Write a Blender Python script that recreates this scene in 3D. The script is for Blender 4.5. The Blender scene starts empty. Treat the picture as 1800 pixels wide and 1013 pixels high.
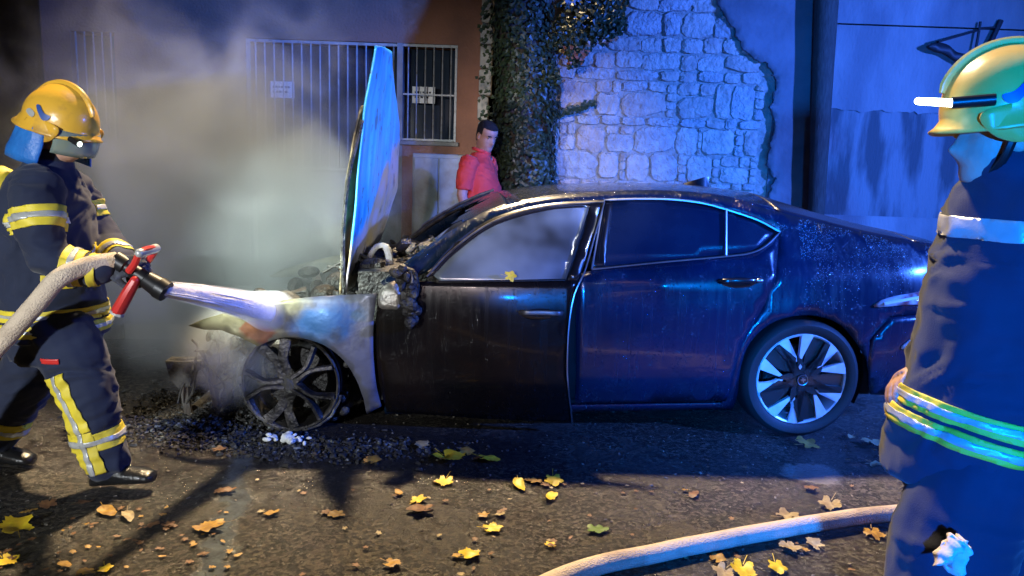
import bpy, bmesh, math, random
import numpy as np
from math import radians, sin, cos, pi, sqrt, atan2
from mathutils import Vector, Matrix, noise
from mathutils.geometry import delaunay_2d_cdt

SC = bpy.context.scene
COL = SC.collection

# ------------------------------------------------------------------ camera
cam_d = bpy.data.cameras.new('camera'); cam = bpy.data.objects.new('camera', cam_d); COL.objects.link(cam)
cam_d.lens = 26.0; cam_d.sensor_width = 36.0; cam_d.clip_start = 0.05; cam_d.clip_end = 600
_p, _r = radians(9.3), radians(2.0)
_fw = Vector((0, cos(_p), -sin(_p))); _rt0 = Vector((1, 0, 0)); _up0 = _rt0.cross(_fw)
_rt = _rt0*cos(_r) + _up0*sin(_r); _up = -_rt0*sin(_r) + _up0*cos(_r)
cam.matrix_world = Matrix(((_rt.x, _up.x, -_fw.x, 0), (_rt.y, _up.y, -_fw.y, 0), (_rt.z, _up.z, -_fw.z, 1.42), (0, 0, 0, 1)))
SC.camera = cam

# ------------------------------------------------------------------ night sky
W = bpy.data.worlds.new('World'); SC.world = W; W.use_nodes = True
_nt = W.node_tree; _bg = _nt.nodes['Background']
_sky = _nt.nodes.new('ShaderNodeTexSky'); _sky.sky_type = 'NISHITA'; _sky.sun_disc = False
_sky.sun_elevation = radians(-5); _sky.sun_rotation = radians(200)
_nt.links.new(_sky.outputs[0], _bg.inputs[0]); _bg.inputs[1].default_value = 0.05

# ------------------------------------------------------------------ lights of the place
def spot(name, loc, aim, color, watts, angle, blend=.5, radius=.1):
    d = bpy.data.lights.new(name, 'SPOT'); o = bpy.data.objects.new(name, d); COL.objects.link(o)
    d.color = color; d.energy = watts; d.spot_size = radians(angle); d.spot_blend = blend; d.shadow_soft_size = radius
    o.location = loc; o.rotation_euler = (Vector(aim) - Vector(loc)).to_track_quat('-Z', 'Y').to_euler()
    return o
def point(name, loc, color, watts, radius=.1):
    d = bpy.data.lights.new(name, 'POINT'); o = bpy.data.objects.new(name, d); COL.objects.link(o)
    d.color = color; d.energy = watts; d.shadow_soft_size = radius; o.location = loc
    return o
spot('blue_beacon_light', (3.3, -2.6, 2.1), (2.1, 4.3, .9), (.0, .22, 1.0), 1500, 26, .7, .10)
# street lamp high behind the houses: lights the road from behind the car
spot('street_lamp_light', (-1.2, 9.6, 11.0), (0.0, 3.0, 0), (1.0, .74, .42), 16500, 80, .5, .3)
# blue beacons of the fire engine parked to the right of the frame
spot('blue_beacon_light', (6.4, 1.6, 2.9), (1.2, 6.6, 1.6), (.045, .165, 1.0), 6600, 76, .8, .12)
spot('blue_beacon_light', (-.25, -3.2, 1.5), (1.60, 1.9, 1.05), (.0, .19, 1.0), 4300, 40, .8, .10)
spot('blue_beacon_light', (1.9, -3.2, 2.7), (-2.35, 7.5, 3.45), (.04, .20, 1.0), 5000, 15, .12, .03)
spot('scene_light', (5.4, .2, 3.3), (-.75, 4.8, 1.35), (.9, .95, 1.0), 1500, 14, .7, .10)
# work light of the fire engine behind the photographer
spot('work_light', (-3.3, -3.6, 2.3), (-1.6, 3.5, 1.1), (.92, .97, 1.0), 2100, 28, .75, .15)
spot('work_light', (-1.0, -4.2, 2.7), (.1, 6.8, 1.3), (1.0, .80, .78), 2100, 16, 1.0, .15)

SC.view_settings.view_transform = 'Standard'; SC.view_settings.look = 'None'
SC.view_settings.exposure = 0; SC.view_settings.gamma = 1
SC.cycles.use_denoising = True
SC.cycles.max_bounces = 8; SC.cycles.volume_bounces = 1; SC.cycles.transparent_max_bounces = 12
SC.cycles.sample_clamp_indirect = 4
SC.cycles.volume_step_rate = 2.0; SC.cycles.volume_max_steps = 160

# ------------------------------------------------------------------ helpers
def tag(o, label=None, cat=None, group=None, kind=None):
    if label: o['label'] = label
    if cat: o['category'] = cat
    if group: o['group'] = group
    if kind: o['kind'] = kind
    return o
def empty(name, loc=(0, 0, 0), label=None, cat=None, group=None):
    o = bpy.data.objects.new(name, None); COL.objects.link(o); o.location = loc; o.empty_display_size = .1
    return tag(o, label, cat, group)
def put(name, me, mat, parent=None, smooth=True, sharp=35, solid=0):
    if smooth:
        me.polygons.foreach_set('use_smooth', [True]*len(me.polygons))
        if sharp: me.set_sharp_from_angle(angle=radians(sharp))
    if mat and not me.materials: me.materials.append(mat)
    o = bpy.data.objects.new(name, me); COL.objects.link(o)
    if parent is not None:
        o.parent = parent
    if solid:
        m = o.modifiers.new('thick', 'SOLIDIFY'); m.thickness = solid; m.offset = -1
    return o
class MB:
    def __init__(s): s.v = []; s.f = []
    def add(s, vs, fs):
        b = len(s.v); s.v += [tuple(v) for v in vs]; s.f += [tuple(i+b for i in f) for f in fs]; return s
    def box(s, c, d, R=None):
        vs = []
        for z in (-1, 1):
            for y in (-1, 1):
                for x in (-1, 1):
                    p = Vector((x*d[0]/2, y*d[1]/2, z*d[2]/2))
                    if R is not None: p = R @ p
                    vs.append(p + Vector(c))
        return s.add(vs, [(0, 2, 3, 1), (4, 5, 7, 6), (0, 1, 5, 4), (2, 6, 7, 3), (0, 4, 6, 2), (1, 3, 7, 5)])
    def loft(s, secs, closed=True, cap=True):
        n = len(secs[0]); vs = [p for q in secs for p in q]; fs = []
        for i in range(len(secs)-1):
            for j in range(n if closed else n-1):
                k = (j+1) % n
                fs.append((i*n+j, i*n+k, (i+1)*n+k, (i+1)*n+j))
        if cap and closed:
            fs.append(tuple(reversed(range(n)))); fs.append(tuple(range((len(secs)-1)*n, len(secs)*n)))
        return s.add(vs, fs)
    def tube(s, pts, r, n=10, cap=True, round_=False, sq=1.0):
        pts = [Vector(p) for p in pts]; m = len(pts)
        if not hasattr(r, '__len__'): r = [r]*m
        r = list(r)
        if round_:
            d0 = (pts[0]-pts[1]).normalized(); d1 = (pts[-1]-pts[-2]).normalized()
            a = [pts[0]+d0*r[0]*k for k in (.95, .75, .4)]; b = [pts[-1]+d1*r[-1]*k for k in (.4, .75, .95)]
            r = [r[0]*k for k in (.25, .65, .9)] + r + [r[-1]*k for k in (.9, .65, .25)]; pts = a+pts+b; m = len(pts)
        secs = []; ref = None
        for i in range(m):
            t = (pts[min(i+1, m-1)]-pts[max(i-1, 0)])
            t = t.normalized() if t.length > 1e-9 else Vector((0, 0, 1))
            if ref is None:
                ref = Vector((0, 0, 1)) if abs(t.z) < .9 else Vector((0, 1, 0))
            a = (ref - t*ref.dot(t))
            a = a.normalized(); ref = a; b = t.cross(a)
            secs.append([pts[i] + a*(r[i]*cos(2*pi*j/n)) + b*(r[i]*sq*sin(2*pi*j/n)) for j in range(n)])
        return s.loft(secs, True, cap)
    def ell(s, c, rad, n=14, m=9, R=None):
        secs = []
        for i in range(m+1):
            ph = -pi/2 + pi*(i*.96/m+.02)
            q = []
            for j in range(n):
                p = Vector((rad[0]*cos(ph)*cos(2*pi*j/n), rad[1]*cos(ph)*sin(2*pi*j/n), rad[2]*sin(ph)))
                if R is not None: p = R @ p
                q.append(p+Vector(c))
            secs.append(q)
        return s.loft(secs)
    def prism(s, poly, h, f):
        """poly: 2-D loop; f(x,y,k) -> 3-D, k=0 or 1 (front/back)"""
        n = len(poly)
        vs = [f(x, y, 0) for x, y in poly]+[f(x, y, 1) for x, y in poly]
        return s.add(vs, [tuple(range(n)), tuple(reversed(range(n, 2*n)))]+[((i+1) % n, i, n+i, n+(i+1) % n) for i in range(n)])
    def mesh(s, name):
        me = bpy.data.meshes.new(name); me.from_pydata(s.v, [], s.f); me.validate()
        bm = bmesh.new(); bm.from_mesh(me); bmesh.ops.recalc_face_normals(bm, faces=bm.faces); bm.to_mesh(me); bm.free()
        return me
    def build(s, name, mat, parent=None, smooth=True, sharp=35, solid=0):
        return put(name, s.mesh(name), mat, parent, smooth, sharp, solid)
def curve(pts, n=6, closed=False):
    """Catmull-Rom through points (any dimension)"""
    P = [np.array(p, float) for p in pts]; m = len(P); out = []
    for i in range(m if closed else m-1):
        p0 = P[(i-1) % m] if closed or i > 0 else 2*P[0]-P[1]
        p1, p2 = P[i], P[(i+1) % m]
        p3 = P[(i+2) % m] if closed or i+2 < m else 2*P[-1]-P[-2]
        for k in range(n):
            t = k/n
            out.append(tuple(.5*((2*p1)+(-p0+p2)*t+(2*p0-5*p1+4*p2-p3)*t*t+(-p0+3*p1-3*p2+p3)*t**3)))
    if not closed: out.append(tuple(P[-1]))
    return out
def densify(loop, step):
    out = []
    for i, a in enumerate(loop):
        b = loop[(i+1) % len(loop)]; L = math.dist(a, b); k = max(1, int(math.ceil(L/step)))
        out += [tuple(a[j]+(b[j]-a[j])*q/k for j in range(2)) for q in range(k)]
    return out
def inside(p, poly):
    x, y = p; c = False; n = len(poly); j = n-1
    for i in range(n):
        xi, yi = poly[i]; xj, yj = poly[j]
        if (yi > y) != (yj > y) and x < (xj-xi)*(y-yi)/(yj-yi)+xi: c = not c
        j = i
    return c
def sheet(loop, step, f, name='sheet', flip=False):
    """a triangulated sheet inside a 2-D loop, mapped to 3-D by f(x,y)"""
    L = densify(loop, step); xs = [p[0] for p in L]; ys = [p[1] for p in L]
    pts = [Vector(p) for p in L]; n = len(L)
    x = min(xs)+step*.5
    while x < max(xs):
        y = min(ys)+step*.5
        while y < max(ys):
            if inside((x, y), L) and min((p[0]-x)**2+(p[1]-y)**2 for p in L) > (step*.45)**2: pts.append(Vector((x, y)))
            y += step
        x += step
    r = delaunay_2d_cdt(pts, [(i, (i+1) % n) for i in range(n)], [list(range(n))], 1, 1e-6)
    me = bpy.data.meshes.new(name)
    me.from_pydata([f(v.x, v.y) for v in r[0]], [], [tuple(reversed(t)) if flip else tuple(t) for t in r[2]])
    return me

# ------------------------------------------------------------------ materials
def mat(name, col, rough=.6, metal=0, col2=None, scale=8, detail=5, thr=(.4, .6), bump=0, bscale=None, coat=0, spec=None,
        trans=0, alpha=1, emit=None, estr=0, rough2=None, stretch=None, sheen=0, aniso=None):
    m = bpy.data.materials.new(name); m.use_nodes = True; nt = m.node_tree; N = nt.nodes; K = nt.links
    b = N['Principled BSDF']; I = b.inputs
    I['Base Color'].default_value = (*col, 1); I['Roughness'].default_value = rough; I['Metallic'].default_value = metal
    I['Coat Weight'].default_value = coat; I['Coat Roughness'].default_value = .08
    I['Transmission Weight'].default_value = trans; I['Alpha'].default_value = alpha
    if spec is not None: I['Specular IOR Level'].default_value = spec
    if sheen: I['Sheen Weight'].default_value = sheen
    if emit: I['Emission Color'].default_value = (*emit, 1); I['Emission Strength'].default_value = estr
    if col2 or bump or rough2 is not None:
        tc = N.new('ShaderNodeTexCoord'); src = tc.outputs['Object']
        if stretch:
            mp = N.new('ShaderNodeMapping'); mp.inputs['Scale'].default_value = stretch; K.new(src, mp.inputs[0]); src = mp.outputs[0]
        if col2 or rough2 is not None:
            nz = N.new('ShaderNodeTexNoise'); nz.inputs['Scale'].default_value = scale; nz.inputs['Detail'].default_value = detail
            K.new(src, nz.inputs['Vector'])
            rp = N.new('ShaderNodeMapRange'); rp.inputs[1].default_value, rp.inputs[2].default_value = thr; K.new(nz.outputs[0], rp.inputs[0])
            if col2:
                mx = N.new('ShaderNodeMix'); mx.data_type = 'RGBA'; mx.inputs[6].default_value = (*col, 1); mx.inputs[7].default_value = (*col2, 1)
                K.new(rp.outputs[0], mx.inputs[0]); K.new(mx.outputs[2], I['Base Color'])
            if rough2 is not None:
                rr = N.new('ShaderNodeMapRange'); rr.inputs[3].default_value = rough; rr.inputs[4].default_value = rough2
                K.new(rp.outputs[0], rr.inputs[0]); K.new(rr.outputs[0], I['Roughness'])
        if bump:
            n2 = N.new('ShaderNodeTexNoise'); n2.inputs['Scale'].default_value = bscale or scale*3; n2.inputs['Detail'].default_value = 6
            K.new(src, n2.inputs['Vector'])
            bp = N.new('ShaderNodeBump'); bp.inputs['Strength'].default_value = min(1, bump); bp.inputs['Distance'].default_value = .02*max(1, bump)
            K.new(n2.outputs[0], bp.inputs['Height']); K.new(bp.outputs[0], I['Normal'])
    return m
# ================================================================== SETTING
random.seed(7)
def asphalt():
    m = bpy.data.materials.new('wet_asphalt'); m.use_nodes = True; nt = m.node_tree; N = nt.nodes; K = nt.links
    I = N['Principled BSDF'].inputs
    tc = N.new('ShaderNodeTexCoord'); src = tc.outputs['Object']
    def nz(scale, det=6, rough=.6):
        n = N.new('ShaderNodeTexNoise'); n.inputs['Scale'].default_value = scale; n.inputs['Detail'].default_value = det
        n.inputs['Roughness'].default_value = rough; K.new(src, n.inputs['Vector']); return n.outputs[0]
    def mr(i, a, b, c, d):
        r = N.new('ShaderNodeMapRange'); K.new(i, r.inputs[0])
        for k, v in zip((1, 2, 3, 4), (a, b, c, d)): r.inputs[k].default_value = v
        return r.outputs[0]
    def mix(f, a, b):
        x = N.new('ShaderNodeMix'); x.data_type = 'RGBA'
        K.new(f, x.inputs[0])
        for q, s in ((a, 6), (b, 7)):
            if isinstance(q, tuple): x.inputs[s].default_value = (*q, 1)
            else: K.new(q, x.inputs[s])
        return x.outputs[2]
    vo = N.new('ShaderNodeTexVoronoi'); vo.inputs['Scale'].default_value = 75; K.new(src, vo.inputs['Vector'])
    vs = N.new('ShaderNodeSeparateColor'); K.new(vo.outputs['Color'], vs.inputs[0])
    grain = mix(mr(vs.outputs[0], .35, 1, 0, 1), (.020, .019, .018), (.125, .108, .08))
    big = mix(mr(nz(1.3), .35, .68, 0, .6), grain, (.035, .032, .03))
    dirt = mix(mr(nz(4.5, 8, .7), .52, .72, 0, .45), big, (.06, .048, .034))
    # water running forward from the burnt wheel, and a soaked patch before it
    sx = N.new('ShaderNodeSeparateXYZ'); K.new(src, sx.inputs[0])
    def mth(op, a, b):
        x = N.new('ShaderNodeMath'); x.operation = op
        for k, q in ((0, a), (1, b)):
            if isinstance(q, (int, float)): x.inputs[k].default_value = q
            else: K.new(q, x.inputs[k])
        return x.outputs[0]
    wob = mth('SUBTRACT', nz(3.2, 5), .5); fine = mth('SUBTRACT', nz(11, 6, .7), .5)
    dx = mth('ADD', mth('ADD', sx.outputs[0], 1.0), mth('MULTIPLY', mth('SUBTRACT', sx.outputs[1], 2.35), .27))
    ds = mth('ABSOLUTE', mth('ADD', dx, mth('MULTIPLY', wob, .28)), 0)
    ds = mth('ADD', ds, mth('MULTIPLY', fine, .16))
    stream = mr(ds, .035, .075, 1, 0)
    ex = mth('DIVIDE', mth('ADD', sx.outputs[0], 1.1), 1.35); ey = mth('DIVIDE', mth('SUBTRACT', sx.outputs[1], 3.5), .62)
    er = mth('ADD', mth('SQRT', mth('ADD', mth('MULTIPLY', ex, ex), mth('MULTIPLY', ey, ey)), 0), mth('MULTIPLY', wob, 1.4))
    soak = mr(er, .75, 1.15, 1, 0)
    soak2 = mth('MULTIPLY', soak, mr(fine, -.1, .14, 0, 1))
    water = mth('MAXIMUM', stream, soak2)
    dark = mix(mth('MULTIPLY', mth('MAXIMUM', soak, stream), .75), dirt, (.016, .014, .014))
    dark = mix(mth('MULTIPLY', stream, mr(fine, -.25, .1, 0, .85)), dark, (.11, .125, .13))  # paler grey-blue painted along the stream in place of reflected smoke
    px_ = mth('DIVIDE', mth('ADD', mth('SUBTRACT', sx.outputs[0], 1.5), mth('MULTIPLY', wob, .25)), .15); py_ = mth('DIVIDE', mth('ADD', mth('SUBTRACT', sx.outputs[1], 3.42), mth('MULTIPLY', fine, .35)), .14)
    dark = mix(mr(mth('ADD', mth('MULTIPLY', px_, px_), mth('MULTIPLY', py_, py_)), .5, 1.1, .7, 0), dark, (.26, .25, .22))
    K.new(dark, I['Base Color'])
    wet = mr(nz(1.1, 7, .62), .36, .54, .44, .11)
    rgh = N.new('ShaderNodeMix'); rgh.data_type = 'FLOAT'; K.new(water, rgh.inputs[0]); K.new(wet, rgh.inputs[2]); rgh.inputs[3].default_value = .09
    K.new(rgh.outputs[0], I['Roughness'])
    h = N.new('ShaderNodeMath'); h.operation = 'ADD'
    K.new(mr(vo.outputs['Distance'], 0, .6, 1, 0), h.inputs[0]); K.new(mr(nz(30, 8, .8), .3, .7, 0, 1.5), h.inputs[1])
    bp = N.new('ShaderNodeBump'); bp.inputs['Strength'].default_value = .75; bp.inputs['Distance'].default_value = .004
    K.new(mr(water, 0, 1, .75, .12), bp.inputs['Strength']); K.new(h.outputs[0], bp.inputs['Height']); K.new(bp.outputs[0], I['Normal'])
    return m
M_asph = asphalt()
# road with slight unevenness
g = MB(); nx, ny = 140, 110
xs = [-60]+list(np.linspace(-6, 7, nx-2))+[60]; ys = [-60]+list(np.linspace(.4, 7.6, ny-2))+[60]
vs = [(x, y, .007*(noise.noise(Vector((x*1.2, y*1.2, 0)))-.3)+.0025*noise.noise(Vector((x*6, y*6, 3)))) for y in ys for x in xs]
g.add(vs, [(j*nx+i, j*nx+i+1, (j+1)*nx+i+1, (j+1)*nx+i) for j in range(ny-1) for i in range(nx-1)])
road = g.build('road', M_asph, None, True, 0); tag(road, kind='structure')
# pavement strip by the walls, with a kerb stone step
M_pave = mat('pavement_concrete', (.16, .15, .14), .7, 0, (.09, .085, .08), 3, 6, (.35, .65), .4, 60)
M_kerb = mat('kerb_stone', (.22, .21, .2), .65, 0, (.13, .125, .12), 5, 6, (.4, .6), .5, 50)
def ky(x): return 5.98+.0877*(x-1.6)
b = MB(); X0, X1 = -9, 9
b.add([(X0, ky(X0)+.14, .118), (X1, ky(X1)+.14, .118), (X1, 9, .118), (X0, 9, .118)], [(0, 1, 2, 3)])
pav = b.build('pavement', M_pave); tag(pav, kind='structure')
x = X0
while x < X1:
    w = 1.0; a = atan2(.0877, 1)
    kb = MB().box((0, 0, 0), (w-.012, .15, .2)); me = kb.mesh('kerb_stone')
    o = put('kerb_stone', me, M_kerb, pav, False); o.location = (x+w/2, ky(x+w/2)+.065, .025); o.rotation_euler = (0, 0, a)
    bv = o.modifiers.new('b', 'BEVEL'); bv.width = .015; bv.segments = 2
    x += w

# ---------------------------------------------------------------- left house with barred gate and windows
M_orange = mat('orange_plaster', (.26, .115, .068), .85, 0, (.15, .07, .048), 2.2, 7, (.35, .7), .5, 40)
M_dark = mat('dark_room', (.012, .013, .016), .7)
M_glassd = mat('old_window_glass', (.014, .022, .036), .06, 0, (.025, .034, .048), 3, 4, (.4, .7), spec=.3)
M_bar = mat('grey_painted_bars', (.22, .23, .24), .5, .2, (.14, .13, .12), 25, 4, (.5, .7))
M_grey = mat('grey_painted_steel', (.16, .18, .2), .55, .1, (.1, .1, .1), 6, 6, (.4, .65), .15, 30)
M_paper = mat('paper_notice', (.62, .62, .6), .7)
M_ink = mat('notice_ink', (.03, .03, .04), .7)
YW = 7.5
house = empty('house', (-2.5, YW, 0), 'orange brown plastered house with barred gate and windows behind the smoke', 'house')
def hb(name, x0, x1, z0, z1, y0, y1, m, parent=house, bev=0):
    o = MB().box(((x0+x1)/2+2.5, (y0+y1)/2-YW, (z0+z1)/2), (x1-x0, y1-y0, z1-z0)).build(name, m, parent, False)
    if bev:
        k = o.modifiers.new('b', 'BEVEL'); k.width = bev; k.segments = 2
    return o
GX0, GX1, WX1, ZT = -2.69, -1.165, -.61, 2.575
# wall built round its openings
hb('wall', -4.68, -4.40, .1, 6.6, YW, YW+.35, M_orange)
hb('wall', -4.40, -3.97, 2.58, 6.6, YW, YW+.35, M_orange)
hb('wall', -4.40, -3.97, .1, 1.55, YW, YW+.35, M_orange)
hb('wall', -3.97, GX0, .1, 6.6, YW, YW+.35, M_orange)
hb('wall', GX0, WX1, ZT, 6.6, YW, YW+.35, M_orange)
hb('wall', GX1, WX1, .1, 1.635, YW, YW+.35, M_orange)
hb('wall', WX1, -.375, .1, 6.6, YW, YW+.35, M_orange)
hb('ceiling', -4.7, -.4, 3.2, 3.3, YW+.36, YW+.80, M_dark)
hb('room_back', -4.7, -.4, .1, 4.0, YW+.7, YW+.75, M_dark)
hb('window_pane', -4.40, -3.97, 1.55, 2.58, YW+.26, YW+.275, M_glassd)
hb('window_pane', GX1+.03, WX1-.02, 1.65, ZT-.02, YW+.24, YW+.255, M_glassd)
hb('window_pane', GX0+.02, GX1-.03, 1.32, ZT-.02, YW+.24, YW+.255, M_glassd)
hb('window_sill', GX1-.02, WX1+.03, 1.60, 1.640, YW-.05, YW+.2, M_kerb, bev=.006)
hb('door_panel', GX0+.02, GX1-.03, .12, 1.30, YW+.2, YW+.25, M_grey)
hb('door_post', GX1-.035, GX1+.02, .12, ZT-.003, YW-.012, YW+.12, M_grey)
# gate bars
gate = hb('gate_frame', GX0+.002, GX0+.035, .13, ZT-.004, YW+.02, YW+.05, M_bar)
def gb(name, x0, x1, z0, z1, y0, y1): return hb(name, x0, x1, z0, z1, y0, y1, M_bar)
gb('gate_rail', GX0+.035, GX1-.04, ZT-.032, ZT-.006, YW+.021, YW+.049); gb('gate_rail', GX0+.036, GX1-.04, 1.325, 1.35, YW+.022, YW+.048)
nb = 16
for i in range(nb):
    x = GX0+.035+(GX1-.04-GX0-.035)*(i+.6)/nb
    o = MB().tube([(x+2.5, .034, 1.34), (x+2.5, .034, ZT-.03)], .0085, 8).build('gate_bar', M_bar, house)
gb('window_rail', GX1+.022, WX1-.002, ZT-.03, ZT-.005, YW+.002, YW+.024); gb('window_rail', GX1+.022, WX1-.002, 1.645, 1.665, YW+.002, YW+.024)
gb('window_rail', WX1-.024, WX1-.003, 1.666, ZT-.031, YW+.003, YW+.023); gb('window_rail', GX1+.022, WX1-.025, 2.085, 2.1, YW+.006, YW+.018)
for i in range(6):
    x = GX1+.025+(WX1-GX1-.05)*(i+.55)/6
    MB().tube([(x+2.5, .012, 1.66), (x+2.5, .012, ZT-.02)], .0075, 8).build('window_bar', M_bar, house)
for i in range(5):
    x = -4.40+.43*(i+.5)/5
    MB().tube([(x+2.5, .02, 1.55), (x+2.5, .02, 2.58)], .008, 8).build('window_bar', M_bar, house)
# notices behind the bars
def notice(x0, x1, z0, z1, label, y=YW+.085):
    t = empty('paper_notice', ((x0+x1)/2, y, z0), label, 'notice')
    w, h = x1-x0, z1-z0
    MB().box((0, 0, h/2), (w, .006, h)).build('sheet', M_paper, t, False)
    for r, (zz, lst) in enumerate(((.66, (.06, .1, .05, .13, .07, .09)), (.36, (.1, .06, .12, .05, .11)))):
        xx = -w*.40
        for L in lst:
            ww = L*w*1.1
            MB().box((xx+ww/2, -.0045, h*zz), (ww*.86, .002, h*.12)).build('text_line', M_ink, t, False); xx += ww+w*.035
    return t
notice(-2.475, -2.24, 2.02, 2.18, 'pale notice with two rows of print on the smoke-veiled gate')
notice(-1.06, -.835, 2.015, 2.175, 'pale notice with two rows of print on the barred window by the red shirted man')
# steel utility cabinet under the window
cb = empty('utility_cabinet', (-.74, YW-.2, .118), 'grey steel cabinet standing under the barred window', 'cabinet')
o = MB().box((0, 0, .70), (.50, .32, 1.4)).build('body', M_grey, cb, False); k = o.modifiers.new('b', 'BEVEL'); k.width = .01; k.segments = 2
for s in (-1, 1):
    o = MB().box((s*.118, -.166, .72), (.225, .012, 1.28)).build('door', M_grey, cb, False); k = o.modifiers.new('b', 'BEVEL'); k.width = .004
    MB().box((s*.03, -.178, .75), (.014, .012, .09)).build('handle', M_bar, o, False)
# rough stone corner strip of the house next to the tree
M_corner = mat('pale_stone', (.42, .40, .36), .9, 0, (.25, .24, .22), 9, 7, (.35, .65), .8, 30)
cs = empty('corner_stones', (-.335, YW, .118), 'pale rough stone corner strip beside the ivy trunk', 'corner stones')
z = 0; i = 0
while z < 4.4:
    h = random.uniform(.16, .3); w = random.uniform(.10, .15)
    ml = MB(); ring = []
    ml.box((random.uniform(-.012, .012)+.01*(i % 2), -.03+random.uniform(-.015, .01), z+h/2), (w, .2, h-.012))
    o = ml.build('stone', M_corner, cs, False); k = o.modifiers.new('b', 'BEVEL'); k.width = .02; k.segments = 2
    z += h; i += 1
# dark set back house at far left edge
M_darkwall = mat('dark_plaster', (.10, .10, .12), .9, 0, (.07, .07, .08), 3, 5, (.4, .6), .3, 30)
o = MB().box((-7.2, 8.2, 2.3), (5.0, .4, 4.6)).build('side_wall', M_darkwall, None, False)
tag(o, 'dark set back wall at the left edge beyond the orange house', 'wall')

# ---------------------------------------------------------------- stone wall
M_stone = [mat('limestone', (.46, .41, .37), .9, 0, (.33, .29, .26), 9, 8, (.35, .68), 2.2, 24),
           mat('limestone_rosy', (.44, .36, .31), .9, 0, (.30, .25, .23), 10, 8, (.35, .65), 2.4, 20),
           mat('limestone_grey', (.40, .39, .38), .9, 0, (.28, .27, .27), 11, 8, (.35, .65), 2.2, 28)]
M_mortar = mat('mortar', (.34, .31, .28), .95, 0, (.22, .20, .18), 10, 6, (.35, .65), 1.6, 30)
YS = 7.3
sw = empty('stone_wall', (1.35, YS, .118), 'rubble stone wall of pale rough blocks between ivy trunk and plastered corner', 'stone wall')
o = MB().box((0, .24, 2.1), (2.26, .4, 4.3)).build('mortar', M_mortar, sw, False)
_m = sheet([(-1.125, 0), (1.125, 0), (1.125, 4.2), (-1.125, 4.2)], .035, lambda x, z: (x, .012+.016*noise.noise(Vector((x*16, z*16, 0)))+.008*noise.noise(Vector((x*40, z*40, 0))), z), 'mortar_face'); put('mortar_face', _m, M_mortar, sw, True, 0)
def zc(y): return 1.232+(330-y)*.0053-.118
def xc(c): return .29+(c-15)*.001835-1.35
rows = [(324, 312, [20, 85, 205, 300, 380, 470, 560, 650, 760, 880, 1000, 1060, 1130]),
        (312, 262, [20, 285, 402, 436, 560, 712, 760, 892, 935, 1092, 1132]),
        (262, 214, [20, 78, 165, 320, 470, 690, 806, 830, 1002, 1050, 1132]),
        (214, 197, [20, 160, 290, 395, 530, 700, 840, 945, 1010, 1132]),
        (197, 134, [55, 258, 392, 628, 682, 880, 968, 1088, 1140]),
        (134, 114, [60, 150, 352, 582, 690, 780, 918, 1010, 1120]),
        (114, 84, [60, 240, 352, 490, 690, 780, 918, 1110]),
        (84, 57, [60, 190, 300, 480, 590, 690, 800, 900, 1000, 1100]),
        (57, 13, [60, 200, 390, 585, 680, 850, 960, 1100]),
        (13, -12, [60, 240, 400, 560, 730, 900, 1100]),
        (-12, -50, [20, 200, 380, 520, 720, 900, 1130]), (-50, -90, [20, 160, 360, 600, 760, 980, 1130]),
        (-90, -130, [20, 260, 420, 640, 860, 1130]), (-130, -175, [20, 180, 400, 560, 800, 960, 1130]),
        (-175, -215, [20, 260, 420, 640, 860, 1130])]
y = 324
while zc(y) > 0.05:
    h = random.choice((36, 44, 52)); xs_ = [20]
    while xs_[-1] < 1080: xs_.append(xs_[-1]+random.randint(90, 230))
    xs_[-1] = 1132; rows.append((y+h, y, xs_)); y += h
def stone(x0, x1, z0, z1, big):
    w, h = x1-x0, z1-z0; cx, cz = (x0+x1)/2, (z0+z1)/2
    gp = .003; k = 16; P = []
    e = random.uniform(4.5, 11); ph = random.uniform(0, 6); tilt = random.uniform(-.10, .10)
    for i in range(k):
        a = 2*pi*(i+.5)/k
        c_, s_ = cos(a), sin(a)
        r = (abs(c_)**e+abs(s_)**e)**(-1/e)
        r *= 1+.17*noise.noise(Vector((c_*1.9+ph, s_*1.9, cx*5)))+.06*noise.noise(Vector((c_*5+ph, s_*5, cx*5)))-.025
        px, pz = c_*r*(w/2-gp), s_*r*(h/2-gp)
        P.append((px, pz+tilt*px))
    pr = random.uniform(.010, .034)*(1 if big else .7); v = []; f = []
    for sc_, d in ((1.0, .03), (.985, -.004), (.90, -pr*.7), (.6, -pr*.9)):
        for px, pz in P:
            n_ = noise.noise(Vector(((cx+px*sc_)*15, (cz+pz*sc_)*15, 1)))*.020 if sc_ < .95 else 0
            v.append((cx+px*sc_, d+n_, cz+pz*sc_))
    v.append((cx, -pr+random.uniform(-.012, .008), cz))
    for q in range(3):
        for i in range(k):
            j = (i+1) % k; f.append((q*k+i, q*k+j, (q+1)*k+j, (q+1)*k+i))
    for i in range(k): f.append((3*k+i, 3*k+(i+1) % k, 4*k))
    MB().add(v, f).build('stone', random.choice(M_stone), sw, True, 30)
for (yb, yt, xl) in rows:
    z0, z1 = zc(yb), zc(yt)
    for a, b_ in zip(xl[:-1], xl[1:]):
        x0, x1 = xc(a), xc(b_); jz = random.uniform(-.012, .012)
        if (x1-x0) < .1 and (z1-z0) > .15:   # thin gaps are packed with small stones
            zz = z0
            while zz < z1-.03:
                hh = min(random.uniform(.06, .11), z1-zz); stone(x0, x1, zz, zz+hh, False); zz += hh
        elif (z1-z0) > .2 and random.random() < .2:
            mz = z0+(z1-z0)*random.uniform(.6, .75); stone(x0, x1, z0, mz, True)
            mx = x0+(x1-x0)*random.uniform(.35, .65); stone(x0, mx, mz, z1, False); stone(mx, x1, mz, z1, False)
        else: stone(x0, x1, z0+jz*.3, z1+jz, True)
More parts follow.
